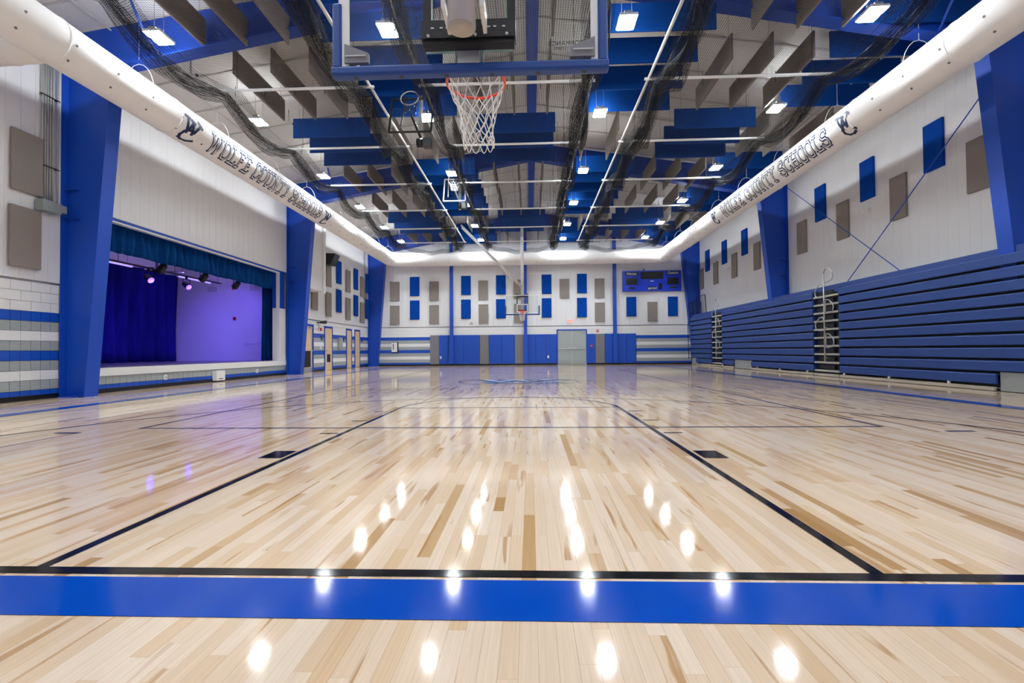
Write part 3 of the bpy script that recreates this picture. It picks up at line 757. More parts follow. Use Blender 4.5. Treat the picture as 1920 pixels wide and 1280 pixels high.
MB().box(-8.45, -8.05, YF - .1, YF, .86, 1.52).build('frame', 'dark_metal', t); MB().box(-8.46, -8.1, YF - .12, YF - .1, .9, 1.5).build('door_panel', 'white_paint', t); MB().box(-8.36, -8.32, YF - .13, YF - .12, 1.05, 1.42).build('handle', 'black', t)

# acoustic wall panels
far = [('g', -8.08, 4.69), ('g', -8.09, 3.2), ('b', -6.83, 4.99), ('b', -6.83, 3.51), ('g', -5.61, 4.69), ('g', -5.61, 3.21), ('b', -3.6, 5.01), ('b', -3.61, 3.53), ('g', -2.53, 4.7), ('g', -2.52, 3.22), ('b', -1.42, 5.02), ('b', -1.43, 3.53), ('g', -.33, 4.73), ('g', -.32, 3.23), ('b', 1.42, 5.02), ('b', 1.41, 3.55), ('g', 2.52, 4.73), ('b', 3.6, 5.04), ('b', 3.58, 3.55), ('g', 4.68, 4.73), ('g', 4.68, 3.25), ('b', 6.61, 3.57), ('g', 7.89, 3.25), ('b', 9.13, 3.56)]
cnt = {}
for kk, x, z in far:
    row = 'upper' if z > 4.2 else 'lower'; cnt[(kk, row)] = cnt.get((kk, row), 0) + 1
    x, z = FX(x), FZ(z)
    o = soft_box('acoustic_panel', None, 'fabric_blue' if kk == 'b' else 'fabric_grey', x - .305, x + .305, YF - .11, YF - .052, z - .61, z + .61, .01)
    tag(o, '%s fabric panel on far wall, %s row, %s of its colour from left' % ('blue' if kk == 'b' else 'grey', row, ORD[cnt[(kk, row)] - 1]), 'acoustic panel', 'fabric panels on the far wall')
rp = [('g', 9.56, 5.2), ('b', 10.82, 6.15), ('g', 12.06, 5.2), ('b', 13.32, 6.15), ('g', 14.53, 5.2), ('b', 15.77, 6.15), ('g', 17.0, 5.2), ('g', 20.73, 5.2), ('b', 22.02, 6.13), ('g', 23.24, 5.2), ('b', 24.5, 6.13), ('g', 25.76, 5.2), ('b', 27.0, 6.13), ('g', 28.0, 5.2), ('g', 7.1, 5.2), ('b', 5.9, 6.15), ('g', 4.6, 5.2)]
cnt = {'b': 0, 'g': 0}
for kk, y, z in sorted(rp, key=lambda q: q[1]):
    cnt[kk] += 1
    o = soft_box('acoustic_panel', None, 'fabric_blue' if kk == 'b' else 'fabric_grey', XR - .07, XR - .002, y - .305, y + .305, z - .62, z + .62, .01)
    tag(o, '%s fabric panel on the right wall, %s %s one counting from the camera end' % ('blue' if kk == 'b' else 'grey', ORD[cnt[kk] - 1], 'blue' if kk == 'b' else 'grey'), 'acoustic panel', 'fabric panels on the right wall')
lp = [('g', 22.2, 3.34), ('g', 22.2, 4.85), ('b', 23.55, 5.18), ('b', 23.55, 3.65), ('g', 24.88, 4.9), ('g', 24.88, 3.34), ('b', 26.1, 5.18), ('b', 26.1, 3.63), ('g', 27.2, 4.88), ('g', 27.2, 3.31), ('b', 28.05, 5.18), ('b', 28.05, 3.6), ('g', 20.6, 3.55), ('g', 7.33, 4.83), ('g', 7.31, 3.3), ('g', 6.0, 4.83), ('g', 6.0, 3.3)]
cnt = {}
for kk, y, z in sorted(lp, key=lambda q: q[1]):
    near_ = y < 10; row = 'upper' if z > 4.2 else 'lower'; key = (kk, row, near_); cnt[key] = cnt.get(key, 0) + 1
    o = soft_box('acoustic_panel', None, 'fabric_blue' if kk == 'b' else 'fabric_grey', XL + .06, XL + .12, y - .305, y + .305, z - .61, z + .61, .01)
    cn = 'blue' if kk == 'b' else 'grey'
    lb = ('%s fabric panel on the left wall before the stage, %s row, %s' % (cn, row, 'beside the conduits' if y > 7 else 'away from the conduits')) if near_ else \
        '%s fabric panel on left wall past the stage, %s row, %s of its colour' % (cn, row, ORD[cnt[key] - 1])
    tag(o, lb, 'acoustic panel', 'fabric panels on the left wall')

# conduits and boxes on the left wall
t = thing('conduit_bank', 'bank of five vertical steel conduits ending in a junction box by the near column', 'conduit', (XL, 7.75, 3.9))
for i in range(5): MB().tube([(XL + .09, 7.64 + i * .055, 4.1), (XL + .09, 7.64 + i * .055, 8.1)], .018, 8).build('conduit', 'conduit', t, True)
MB().tube([(XL + .09, 7.97, 4.05), (XL + .09, 7.97, 8.1)], .018, 8).build('conduit', 'conduit', t, True)
for z in (4.9, 6.4): MB().box(XL + .055, XL + .115, 7.6, 8.0, z, z + .02).build('strut', 'dark_metal', t)
MB().box(XL + .055, XL + .24, 7.52, 7.92, 3.93, 4.16).build('junction_box', 'jbox', t)
MB().box(XL + .055, XL + .22, 7.93, 8.06, 3.98, 4.14).build('side_box', 'jbox', t)
t = thing('conduit_bank', 'pair of thin vertical conduits with a small box near the far left corner', 'conduit', (XL, 27.95, 3.9))
for i in range(2): MB().tube([(XL + .08, 27.58 + i * .08, 4.5), (XL + .08, 27.58 + i * .08, 8.1)], .016, 6).build('conduit', 'conduit', t, True)
MB().box(XL + .055, XL + .22, 27.52, 27.73, 4.2, 4.55).build('junction_box', 'jbox', t)
# boxed-in soffit past the stage and speaker
t = thing('wall_soffit', 'large pale boxed soffit on the left wall behind the middle column', 'soffit', (XL, 19.7, 3.7))
MB().box(XL + .03, -9.3, 18.75, 20.35, 3.75, 7.9).build('body', 'siding', t)
MB().box(-9.3, -9.2, 20.2, 20.42, 3.68, 7.9).build('corner_trim', 'white_paint', t)
MB().box(XL + .03, -9.3, 18.75, 20.35, 4.45, 4.46).build('joint', 'siding_back', t)
t = thing('loudspeaker', 'black wedge loudspeaker high on the left wall past the stage', 'loudspeaker', (-9.5, 21.6, 5.2))
MB().prism([(XL + .15, 5.25), (-9.35, 5.22), (-9.12, 5.75), (XL + .15, 5.78)], 'y', 21.3, 21.95).build('cabinet', 'black', t)
MB().face([(-9.345, 21.33, 5.25), (-9.345, 21.92, 5.25), (-9.115, 21.92, 5.73), (-9.115, 21.33, 5.73)]).build('grille', 'screen_dark', t)
MB().box(XL + .03, XL + .15, 21.55, 21.7, 5.4, 5.6).build('bracket', 'dark_metal', t)
# scoreboard
sx0, sx1, sz0, sz1 = FX(6.07), FX(9.64), FZ(4.50), FZ(5.76)
t = thing('scoreboard', 'blue electronic scoreboard with dark digit windows on the far wall', 'scoreboard', ((sx0 + sx1) / 2, YF, sz0))
soft_box('cabinet', t, 'scoreboard_blue', sx0, sx1, YF - .22, YF - .03, sz0, sz1, .03)
def sb(name, material, u0, u1, v0, v1, d=.005):
    return MB().box(sx0 + (sx1 - sx0) * u0, sx0 + (sx1 - sx0) * u1, YF - .22 - d, YF - .215, sz1 - (sz1 - sz0) * v1, sz1 - (sz1 - sz0) * v0).build(name, material, t)
sb('clock_window', 'screen_dark', .31, .69, .06, .42); sb('home_score_window', 'screen_dark', .06, .25, .36, .7); sb('guest_score_window', 'screen_dark', .76, .95, .36, .7)
sb('period_window', 'screen_dark', .61, .67, .62, .93); sb('home_bonus_window', 'screen_dark', .11, .21, .8, .9); sb('guest_bonus_window', 'screen_dark', .8, .91, .78, .88)
sb('home_band', 'navy', .04, .27, .06, .25); sb('guest_band', 'navy', .74, .97, .03, .22); sb('period_band', 'navy', .43, .58, .78, .95); sb('maker_mark', 'print_white', .47, .53, .5, .53)
def st(txt, u, v, size): text_mesh('lettering', txt, size, 'print_white', (sx0 + (sx1 - sx0) * u, YF - .232, sz1 - (sz1 - sz0) * v), (1, 0, 0), (0, 0, 1), t)
st('Home', .155, .155, .24); st('Guests', .855, .12, .24); st('period', .505, .86, .2)
MB().box((sx0 + sx1) / 2 - .5, (sx0 + sx1) / 2 - .44, YF - .14, YF - .08, sz1, sz1 + .12).build('antenna', 'dark_metal', t)
# small sensors on the right wall
for y, lb in ((13.35, 'small white sensor on the right wall nearer the camera'), (24.0, 'small white sensor on the right wall nearer the far end')):
    t = thing('wall_sensor', lb, 'sensor', (XR - .05, y, 5.15)); MB().box(XR - .1, XR, y - .12, y + .12, 5.12, 5.22).build('body', 'white_paint', t); MB().box(XR - .105, XR - .1, y - .06, y + .06, 5.14, 5.2).build('window', 'white_steel', t)
# ================================================================ FABRIC DUCTS
DZ, DR = 6.6, .42
DXL, DXR, DYF = -8.2, 8.5, 27.75
def duct_run(name, label, path, seams):
    t = thing(name, label, 'duct', (path[0][0], path[0][1], DZ - DR), None)
    P = []
    for i in range(len(path)):
        P.append(path[i])
    MB().tube(P, DR, 40, cap=True).build('fabric_tube', 'duct', t, True)
    return t
ND = 9
def bend(cx, cy, r, a0, a1): return [(cx + r * math.cos(a0 + (a1 - a0) * i / ND), cy + r * math.sin(a0 + (a1 - a0) * i / ND), DZ) for i in range(ND + 1)]
RB = .75
path = [(DXL, YB + .1 + i * (DYF - RB - YB - .1) / 24, DZ) for i in range(24)] + bend(DXL + RB, DYF - RB, RB, PI, PI / 2)
path += [(DXL + RB + .01 + (DXR - DXL - 2 * RB - .02) * i / 16, DYF, DZ) for i in range(1, 16)] + bend(DXR - RB, DYF - RB, RB, PI / 2, 0)
path += [(DXR, DYF - RB - (DYF - RB - YB - .1) * i / 24, DZ) for i in range(1, 25)]
dt = duct_run('fabric_duct', 'long white fabric air duct with blue lettering looping around three walls', path, None)
# seams and nozzles
def ringy(x, y): MB().tube([(x + (DR + .006) * math.cos(a), y, DZ + (DR + .006) * math.sin(a)) for a in [2 * PI * k / 32 for k in range(32)]], .009, 5, closed=True).build('seam', 'duct', dt, True)
def ringx(x): MB().tube([(x, DYF + (DR + .006) * math.cos(a), DZ + (DR + .006) * math.sin(a)) for a in [2 * PI * k / 32 for k in range(32)]], .009, 5, closed=True).build('seam', 'duct', dt, True)
for y in (6.2, 9.0, 13.4, 17.9, 22.5): ringy(DXL, y); ringy(DXR, y + .9)
for x in (-4.5, .5, 5.5): ringx(x)
def nozzle(p, n_): MB().tube([Vector(p), Vector(p) + Vector(n_) * .012], .022, 8).build('nozzle', 'nozzle', dt)
for i in range(26):
    y = 4.5 + i * .9
    for x, s in ((DXL, 1), (DXR, -1)):
        a = -.2; n_ = (s * math.cos(a), 0, math.sin(a)); nozzle((x + n_[0] * DR, y, DZ + n_[2] * DR), n_) if (y < 9.2 or y > 18.3) or s < 0 and y < 9.9 else None
        a = -.95; n_ = (s * math.cos(a), 0, math.sin(a)); nozzle((x + n_[0] * DR, y, DZ + n_[2] * DR), n_)
for i in range(18):
    a = -.75; n_ = (0, -math.cos(a), math.sin(a)); nozzle((-7.2 + i * .89, DYF + n_[1] * DR, DZ + n_[2] * DR), n_)
# suspension cords with a loop over the duct
for s, x in ((-1, DXL), (1, DXR)):
    for i in range(9):
        y = 5.5 + i * 2.7
        pts = [(x + .35 * math.cos(a), y, DZ + .1 + .62 * math.sin(a)) for a in [PI * k / 10 for k in range(11)]]
        MB().tube(pts, .006, 5).build('suspension_cord', 'white_steel', dt)
        MB().tube([(x, y, DZ + .72), (x, y, roofz(x) - .05)], .005, 5).build('hanger_cable', 'white_steel', dt)
# lettering on the fabric
def letter_run(x, side, ystart, yend, ang, h):
    txt = 'WOLFE COUNTY SCHOOLS'; adv = .36; wtot = 0
    for ch in txt: wtot += (.62 if ch == ' ' else GLY[ch][0] + adv)
    wtot -= adv
    sy = (yend - ystart) / wtot            # metres along the duct per unit, signed
    def fn(off):
        def f(u, v, l=0):
            a = ang + (v - .5) * h / DR
            return (x + side * (DR + off + l) * math.cos(a), ystart + u * sy, DZ + (DR + off + l) * math.sin(a))
        return f
    cur = 0
    for ch in txt:
        if ch == ' ': cur += .62; continue
        w_, st_ = GLY[ch]
        a = MB(); b = MB()
        for pl in st_:
            q = [(p[0] + cur, p[1]) for p in pl]
            stroke(a, q, .26, fn(.004)); stroke(b, q, .078, fn(.0095))
        o = a.build('letter', 'navy', dt); b.build('letter_fill', 'print_white', o)
        cur += w_ + adv
def monogram(x, side, ya, yb, ang, h):
    def f(u, v, l=0):
        a = ang + (v - .4) * h / DR
        return (x + side * (DR + .004 + l) * math.cos(a), ya + (yb - ya) * u, DZ + (DR + .004 + l) * math.sin(a))
    mb = MB()
    for s_ in WC_W: stroke(mb, s_, .17, f, 8)
    for s_ in WC_C: stroke(mb, s_, .17, f, 8)
    mb.build('monogram', 'navy', dt)
angL = math.atan2(CAM.z - DZ, CAM.x - DXL) + .10
angR = math.atan2(CAM.z - DZ, DXR - CAM.x) + .16
letter_run(DXL, 1, 10.1, 16.75, angL, .47); monogram(DXL, 1, 9.15, 9.62, angL - .1, .42); monogram(DXL, 1, 17.1, 17.55, angL - .1, .40)
letter_run(DXR, -1, 17.75, 10.75, angR, .44); monogram(DXR, -1, 18.75, 18.35, angR, .36); monogram(DXR, -1, 10.25, 9.85, angR, .40)
# branch sock at the top left corner
t = thing('duct_takeoff', 'short fabric duct branch leading into the left wall beside the near panels', 'duct', (XL, 6.5, 6.4))
MB().tube([(XL + .06, 6.35, 6.55), (DXL - .3, 6.35, 6.6)], .3, 24).build('fabric_tube', 'duct', t, True)
for xx in (XL + .35, XL + .8): MB().tube([(xx, 6.35 + .305 * math.cos(a), 6.57 + .305 * math.sin(a)) for a in [2 * PI * k / 24 for k in range(24)]], .008, 5, closed=True).build('seam', 'duct', t, True)

# ================================================================ CEILING BAFFLES
BZ0, BZ1 = 7.65, 8.26
COLS = [(-7.0, -4.56, 'far left'), (-4.1, -1.66, 'inner left'), (-1.24, 1.2, 'centre'), (1.9, 4.34, 'inner right'), (4.82, 7.26, 'outer right'), (7.36, 9.8, 'far right')]
CELLS = [.1, 3.55, 7.0, 10.45, 13.95, 17.4, 20.8, 24.2, 27.1]
PAT_A = 'GBGGBGGBG'; PAT_B = 'BGBBGBBGB'
for ci, (x0, x1, cn) in enumerate(COLS):
    pat = PAT_A if ci % 2 == 0 else PAT_B
    for ri, yc in enumerate(CELLS):
        if ri < 2: continue                          # overhead behind the camera's view
        kk = pat[ri]
        for j in range(3):
            pos = ('first', 'second', 'third')[j]
            if kk == 'B':
                y = yc + (j - 1) * 1.15
                if y > 28.3: continue
                lb = 'blue crosswise ceiling baffle, %s column, %s group from camera, %s back' % (cn, ORD[ri - 2], pos)
                mname = 'baffle_blue'; bx_ = (x0, x1, y - .025, y + .025)
            else:
                x = (x0 + x1) / 2 + (j - 1) * .93; y0_, y1_ = yc - 1.22, min(yc + 1.22, 28.4)
                lb = 'grey lengthwise ceiling baffle, %s column, %s group from camera, %s from left' % (cn, ORD[ri - 2], pos)
                mname = 'baffle_grey'; bx_ = (x - .025, x + .025, y0_, y1_)
            t = thing('ceiling_baffle', lb, 'baffle', ((bx_[0] + bx_[1]) / 2, (bx_[2] + bx_[3]) / 2, BZ0), 'hanging sound baffles')
            soft_box('panel', t, mname, *bx_, BZ0, BZ1, .01)
            xm, ym = (bx_[0] + bx_[1]) / 2, (bx_[2] + bx_[3]) / 2
            ends = ((bx_[0] + .2, ym), (bx_[1] - .2, ym)) if kk == 'B' else ((xm, bx_[2] + .2), (xm, bx_[3] - .2))
            for (ex, ey) in ends:
                zt = roofz(ex) - .06
                if zt > BZ1 + .02: MB().tube([(ex, ey, BZ1 - .02), (ex, ey, zt)], .004, 4).build('hanger_cable', 'cable', t)

# ================================================================ HIGH BAY LIGHTS
LZ = 7.47
proto = None
for ci, x in enumerate((-7.28, -2.48, 2.36, 7.15)):
    for ri, y in enumerate((-.6, 3.5, 7.6, 11.35, 15.7, 19.6, 23.3, 26.6)):
        word = ('outer left', 'inner left', 'inner right', 'outer right')[ci]
        t = thing('high_bay_light', 'lit two-lens LED high bay light, %s line, %s from the camera' % (word, ORD[ri]), 'ceiling light', (x, y, LZ), 'high bay lights')
        piece('housing', t, 'white_steel', x - .18, x + .18, y - .23, y + .23, LZ + .02, LZ + .07)
        piece('driver', t, 'grey_metal', x - .08, x + .08, y - .2, y + .2, LZ + .07, LZ + .13)
        piece('lens', t, 'lens', x - .155, x + .155, y - .21, y - .055, LZ, LZ + .02)
        piece('lens', t, 'lens', x - .155, x + .155, y + .055, y + .21, LZ, LZ + .02)
        piece('added_roof_fill', t, 'roof_fill_glow', x - .17, x - .11, y - .2, y + .2, LZ + .07, LZ + .075); piece('added_roof_fill', t, 'roof_fill_glow', x + .11, x + .17, y - .2, y + .2, LZ + .07, LZ + .075)  # made-up upward strips, added only to lift the dark roof
        for dx in (-.1, .1): MB().tube([(x + dx, y, LZ + .07), (x + dx, y, roofz(x + dx) - .06)], .005, 4).build('hanger_cable', 'cable', t)

# ================================================================ BATTING CAGE NETS
PZ = 7.22
XP = [9.2, 12.6, 15.95, 19.4, 22.65, 25.9]
XPALL = [2.4, 5.8] + XP
def sheet(fn, ns, nt, us, ut):
    mb = MB()
    for i in range(ns + 1):
        for j in range(nt + 1):
            mb.v.append(fn(i / ns, j / nt)); mb.uv.append((us * i / ns, ut * j / nt))
    for i in range(ns):
        for j in range(nt):
            p = i * (nt + 1) + j; mb.f.append((p, p + 1, p + nt + 2, p + nt + 1))
    return mb
def sag(y, depth):
    k = 0
    for a, b in zip(XPALL[:-1], XPALL[1:]):
        if a <= y <= b: return depth * math.sin(PI * (y - a) / (b - a))
    return 0
def cage(word, xl, xr, pipe_side, wides):
    t = thing('batting_cage', 'black batting cage net drawn up to white ceiling pipes, %s cage' % word, 'batting cage', ((xl + xr) / 2, 16, PZ), 'batting cages under the roof')
    for y in XPALL:
        MB().tube([(xl - .1, y, PZ), (xr + .1, y, PZ)], .035, 8).build('cross_pipe', 'white_steel', t, True)
        n = 5
        for i in range(n):
            x = xl + (xr - xl) * (i + .5) / n; MB().tube([(x, y, PZ - .16), (x, y, PZ + .1)], .007, 4).build('net_tie', 'black', t)
        for x in (xl + .4, xr - .4): MB().tube([(x, y, PZ), (x, y, roofz(x) - .06)], .006, 4).build('hanger_cable', 'dark_metal', t)
    for x, on in ((xl, 'l' in pipe_side), (xr, 'r' in pipe_side)):
        if on: MB().tube([(x, 1.5, PZ + .03), (x, 26.1, PZ + .03)], .035, 8).build('long_pipe', 'white_steel', t, True)
    # roof net of the cage
    sheet(lambda s, q: (xl + (xr - xl) * q, 2 + 23.95 * s, PZ + .045 + .01 * math.sin(20 * s)), 40, 8, 23.95, xr - xl).build('roof_net', 'net_flat', t)
    # gathered side curtains
    for x, s_, wide in ((xl, 1, wides[0]), (xr, -1, wides[1])):
        rr = random.Random(int(x * 100) + 5); ph = [rr.uniform(0, 6) for _ in range(8)]
        def bundle(s, q, x=x, s_=s_, ph=ph, wide=wide):
            y = 2 + 23.95 * s; f = 2 * PI * q * 3.5
            d = sag(y, .34); w_ = wide * (.75 + .3 * math.sin(y * 1.9 + ph[0]) + .5 * d)
            xx = x + s_ * (wide * .9 + w_ * math.sin(f + ph[1] + .6 * math.sin(y * 1.3)))
            zz = PZ - .04 - d - (.6 * wide + .03 + .16 * d) * (1 - math.cos(f * .5 + ph[2] + .5 * math.sin(y * 2.3 + ph[3]))) - .06 * math.sin(f * 2 + y * 3)
            return (xx, y, zz)
        sheet(bundle, 170, 44, 40., 3.0).build('gathered_net', 'net_fold', t, True)
        def swag(s, q, x=x, s_=s_, ph=ph):
            y = 2 + 23.95 * s; d = sag(y, .5)
            return (x - s_ * .05 + s_ * .55 * q + .03 * math.sin(y * 5 + 4 * q), y, PZ - .02 - d * (1.1 - .5 * abs(q - .3)) - .10 * math.sin(PI * q))
        sheet(swag, 150, 10, 30., .8).build('loose_net', 'net_flat', t, True)
    # end curtain
    def endc(s, q):
        xx = xl + (xr - xl) * s; f = 2 * PI * q * 3
        return (xx, 25.95 + .12 * math.sin(f + s * 9), PZ - .05 - .42 * math.sin(PI * s) - .12 * (1 - math.cos(f * .5)) + .04 * math.sin(xx * 5))
    sheet(endc, 40, 30, 4.5, 2.5).build('end_net', 'net_fold', t, True)
cage('left', -7.0, -3.38, 'r', (.12, .20)); cage('centre', -2.1, 1.85, 'lr', (.18, .20)); cage('right', 3.18, 7.3, 'l', (.22, .13))
# ================================================================ BASKETS
def ring(c_, r, tr, mb=None, n=40, plane='z'):
    mb = mb or MB()
    pts = []
    for k in range(n):
        a = 2 * PI * k / n
        pts.append({'z': (c_[0] + r * math.cos(a), c_[1] + r * math.sin(a), c_[2]), 'y': (c_[0] + r * math.cos(a), c_[1], c_[2] + r * math.sin(a))}[plane])
    return mb.tube(pts, tr, 8, closed=True)
def net_mesh(c_, r, dz_list, r_list, cord, seed):
    rr = random.Random(seed); n = 12; mb = MB(); rows = len(dz_list); G_ = []
    lean = (.0, .0)
    for j in range(rows):
        row = []
        for i in range(n):
            a = 2 * PI * (i + .5 * (j % 2)) / n + rr.uniform(-.05, .05) * (j > 0)
            rad = r_list[j] * (1 + rr.uniform(-.08, .08) * (j > 0))
            row.append(Vector((c_[0] + rad * math.cos(a) + .02 * j / rows, c_[1] + rad * math.sin(a), c_[2] + dz_list[j] + rr.uniform(-.012, .012) * (j > 0))))
        G_.append(row)
    for j in range(rows - 1):
        for i in range(n):
            a = G_[j][i]
            k = (i if j % 2 == 0 else i + 1) % n; k2 = (k - 1) % n
            for q in (G_[j + 1][k], G_[j + 1][k2]):
                m_ = (a + q) / 2 + Vector((rr.uniform(-.006, .006), rr.uniform(-.006, .006), rr.uniform(-.01, .004)))
                mb.tube([a, m_, q], cord, 5, cap=False)
    j = rows - 1                                    # bottom loops
    for i in range(n):
        a = G_[j][i]; q = G_[j][(i + 1) % n]; m_ = (a + q) / 2 + Vector((0, 0, -.045 - rr.uniform(0, .02)))
        mb.tube([a, a.lerp(m_, .6) + Vector((0, 0, -.012)), m_, q.lerp(m_, .6) + Vector((0, 0, -.012)), q], cord, 5, cap=False)
    return mb
def basket(label, xc, yb, d, detail, brace):
    """glass-board basket; d=+1 faces down the court from yb, d=-1 faces the camera"""
    t = thing('basketball_hoop', label, 'basketball hoop', (xc, yb, 2.53), 'main court baskets')
    def Y(a): return yb + d * a
    def bx(name, m_, x0, x1, a0, a1, z0, z1, par=t): return MB().box(xc + x0, xc + x1, min(Y(a0), Y(a1)), max(Y(a0), Y(a1)), z0, z1).build(name, m_, par)
    bx('backboard_glass', 'glass', -.915, .915, -.012, 0, 2.9, 3.97)
    # aluminium edge frame behind the glass
    mb = MB()
    for x0, x1, z0, z1 in ((-.915, -.845, 2.92, 3.98), (.845, .915, 2.92, 3.98), (-.844, .844, 3.94, 3.98), (-.844, .844, 2.9, 2.925)):
        mb.box(xc + x0, xc + x1, min(Y(-.035), Y(-.013)), max(Y(-.035), Y(-.013)), z0, z1)
    mb.build('board_frame', 'white_steel', t)
    # painted border and target square on the front of the glass
    def marks(name, rects, a):
        mb = MB()
        for x0, x1, z0, z1 in rects: mb.box(xc + x0, xc + x1, min(Y(a), Y(a + .001)), max(Y(a), Y(a + .001)), z0, z1)
        return mb.build(name, 'glass_mark' if d > 0 else 'print_white', t)
    marks('target_square', ((-.305, .305, 3.03, 3.08), (-.305, .305, 3.43, 3.48), (-.305, -.255, 3.08, 3.43), (.255, .305, 3.08, 3.43)), .001)
    marks('border_line', ((-.915, .915, 2.955, 2.985), (-.915, .915, 3.93, 3.97), (-.915, -.885, 2.985, 3.93), (.885, .915, 2.985, 3.93)), .001) if d < 0 else None
    # edge padding
    w_ = .044
    prof = [(-w_, -.022), (-w_ + .014, -.036), (w_ - .014, -.036), (w_, -.022), (w_, .022), (w_ - .012, .034), (-w_ + .012, .034), (-w_, .022)]
    mb = MB(); mb.prism([(Y(p[0] - .006), 2.905 + p[1]) for p in prof], 'x', xc - .965, xc + .965); pd = mb.build('edge_pad', 'board_pad', t)
    bevelled(pd.data, .005, 1)
    for s in (-1, 1):
        mb = MB(); pr = [(Y(p[0] - .006), xc + s * (.925 - p[1])) for p in prof]
        mb.prism([(q[1], q[0]) for q in pr], 'z', 2.93, 3.38); sp_ = mb.build('side_pad', 'board_pad', t); bevelled(sp_.data, .006, 1)
        if detail:
            MB().hexa([(xc + s * .87, Y(-.05), 2.955), (xc + s * .70, Y(-.05), 2.955), (xc + s * .70, Y(-.015), 2.955), (xc + s * .87, Y(-.015), 2.955),
                       (xc + s * .87, Y(-.05), 3.09), (xc + s * .70, Y(-.05), 3.02), (xc + s * .70, Y(-.015), 3.02), (xc + s * .87, Y(-.015), 3.09)]).build('corner_bracket', 'pad_grey', t)
            MB().tube([(xc + s * .72, Y(-.055), 3.0), (xc + s * .86, Y(-.055), 3.0)], .006, 6).build('bracket_slot', 'galv', t)
    if detail:
        for k in range(6):
            x = xc - .80 + k * .32; MB().tube([(x, Y(-.006), 2.8675), (x, Y(-.006), 2.872)], .017, 10).build('pad_hole', 'black', t)
        text_mesh('board_lettering', 'PERFORMANCE', .045, 'black', (xc + .71, Y(.0), 3.075), (-1 * d, 0, 0), (0, 0, 1), t, .0005)
        text_mesh('board_lettering', 'SPORTS SYSTEMS', .032, 'black', (xc + .71, Y(.0), 3.04), (-1 * d, 0, 0), (0, 0, 1), t, .0005)
    # black support frame behind the glass
    sf = MB()
    def sfb(x0, x1, a0, a1, z0, z1): sf.box(xc + x0, xc + x1, min(Y(a0), Y(a1)), max(Y(a0), Y(a1)), z0, z1)
    sfb(-.31, .33, -.15, -.09, 3.045, 3.165); sfb(-.31, .33, -.17, -.09, 3.86, 4.0)
    sfb(-.308, -.25, -.088, -.04, 3.05, 4.06); sfb(.27, .328, -.088, -.04, 3.05, 4.06)
    sf.build('support_frame', 'dark_metal', t)
    bx('support_rail', 'black', -.30, .32, -.13, -.05, 3.015, 3.045)
    if detail:
        for x in (-.24, -.18, -.14, .14, .18, .24): bx('bolt', 'galv', x, x + .02, -.154, -.15, 3.105, 3.115)
        for x in (-.26, -.02, .06, .27): MB().sphere((xc + x, Y(-.15), 3.06), .011, 8, 5).build('bolt', 'galv', t)
    # goal bracket and rim
    bx('rim_plate', 'rim' if d < 0 else 'grey_metal', -.10, .10, 0, .012, 2.93, 3.10)
    bx('rim_channel', 'galv', -.075, .075, -.05, -.012, 2.93, 3.04) if detail else None
    ry = Y(.43)
    rm = MB(); ring((xc, ry, 3.05), .2286, .0105, rm)
    bx('rim_neck', 'rim', -.07, .07, .012, .21, 3.02, 3.05)
    rm.build('rim', 'rim', t, True)
    mb = MB()
    for s in (-1, 1): mb.tube([(xc + s * .09, Y(.012), 2.96), (xc + s * .15, Y(.26), 3.04)], .008, 6)
    mb.build('rim_brace', 'rim', t)
    net_mesh((xc, ry, 3.045), .225, [0, -.10, -.19, -.27, -.34, -.405, -.45], [.222, .185, .155, .135, .125, .12, .125], .0042, 11 if d > 0 else 12).build('net', 'net_white', t, True)
    # mast and roof brackets
    my = Y(-.46)
    MB().tube([(xc + .01, my, 2.90), (xc + .01, my, roofz(xc) - .8)], .086, 24).build('mast', 'galv' if detail else 'white_steel', t, True)
    MB().tube([(xc + .01, my, 2.893), (xc + .01, my, 2.90)], .083, 24).build('mast_cap', 'plinth', t, True)
    for z in (3.12, 3.93):
        arcp = [(xc + .01 + .105 * math.cos(a), my + d * -.105 * math.sin(a), z) for a in [PI * k / 12 for k in range(13)]]
        MB().tube([(xc + .115, Y(-.17), z)] + arcp + [(xc - .095, Y(-.17), z)], .012, 6).build('u_clamp', 'galv', t, True)
        for s in (-1, 1): bx('clamp_plate', 'white_steel', .01 + s * .118 - .012, .01 + s * .118 + .012, -.44, -.17, z - .07, z + .05)
    hd = MB().tube([(xc - 1.0, my, roofz(xc) - .8), (xc + 1.0, my, roofz(xc) - .8)], .06, 10).build('header_pipe', 'white_steel', t, True)
    for s in (-1, 1): MB().tube([(xc + s * .9, my, roofz(xc) - .8), (xc + s * .9, my, roofz(xc + s * .9) - .05)], .03, 8).build('drop_pipe', 'white_steel', t, True)
    for p, q in brace: MB().tube([p, q], .045, 8).build('diagonal_brace', 'white_steel', t, True)
    return t
basket('basketball hoop seen from behind overhead, with blue padded glass backboard and white net', -.04, 1.22, 1, True, [((-.02, .7, 4.2), (-.02, -1.9, 8.6))])
basket('basketball hoop hanging at the far end of the court in front of the wall panels', -.05, 24.6, -1, False, [((-.10, 25.0, 4.55), (-3.05, 22.2, 7.25)), ((-.10, 25.06, 4.45), (-3.0, 22.1, 7.1))])

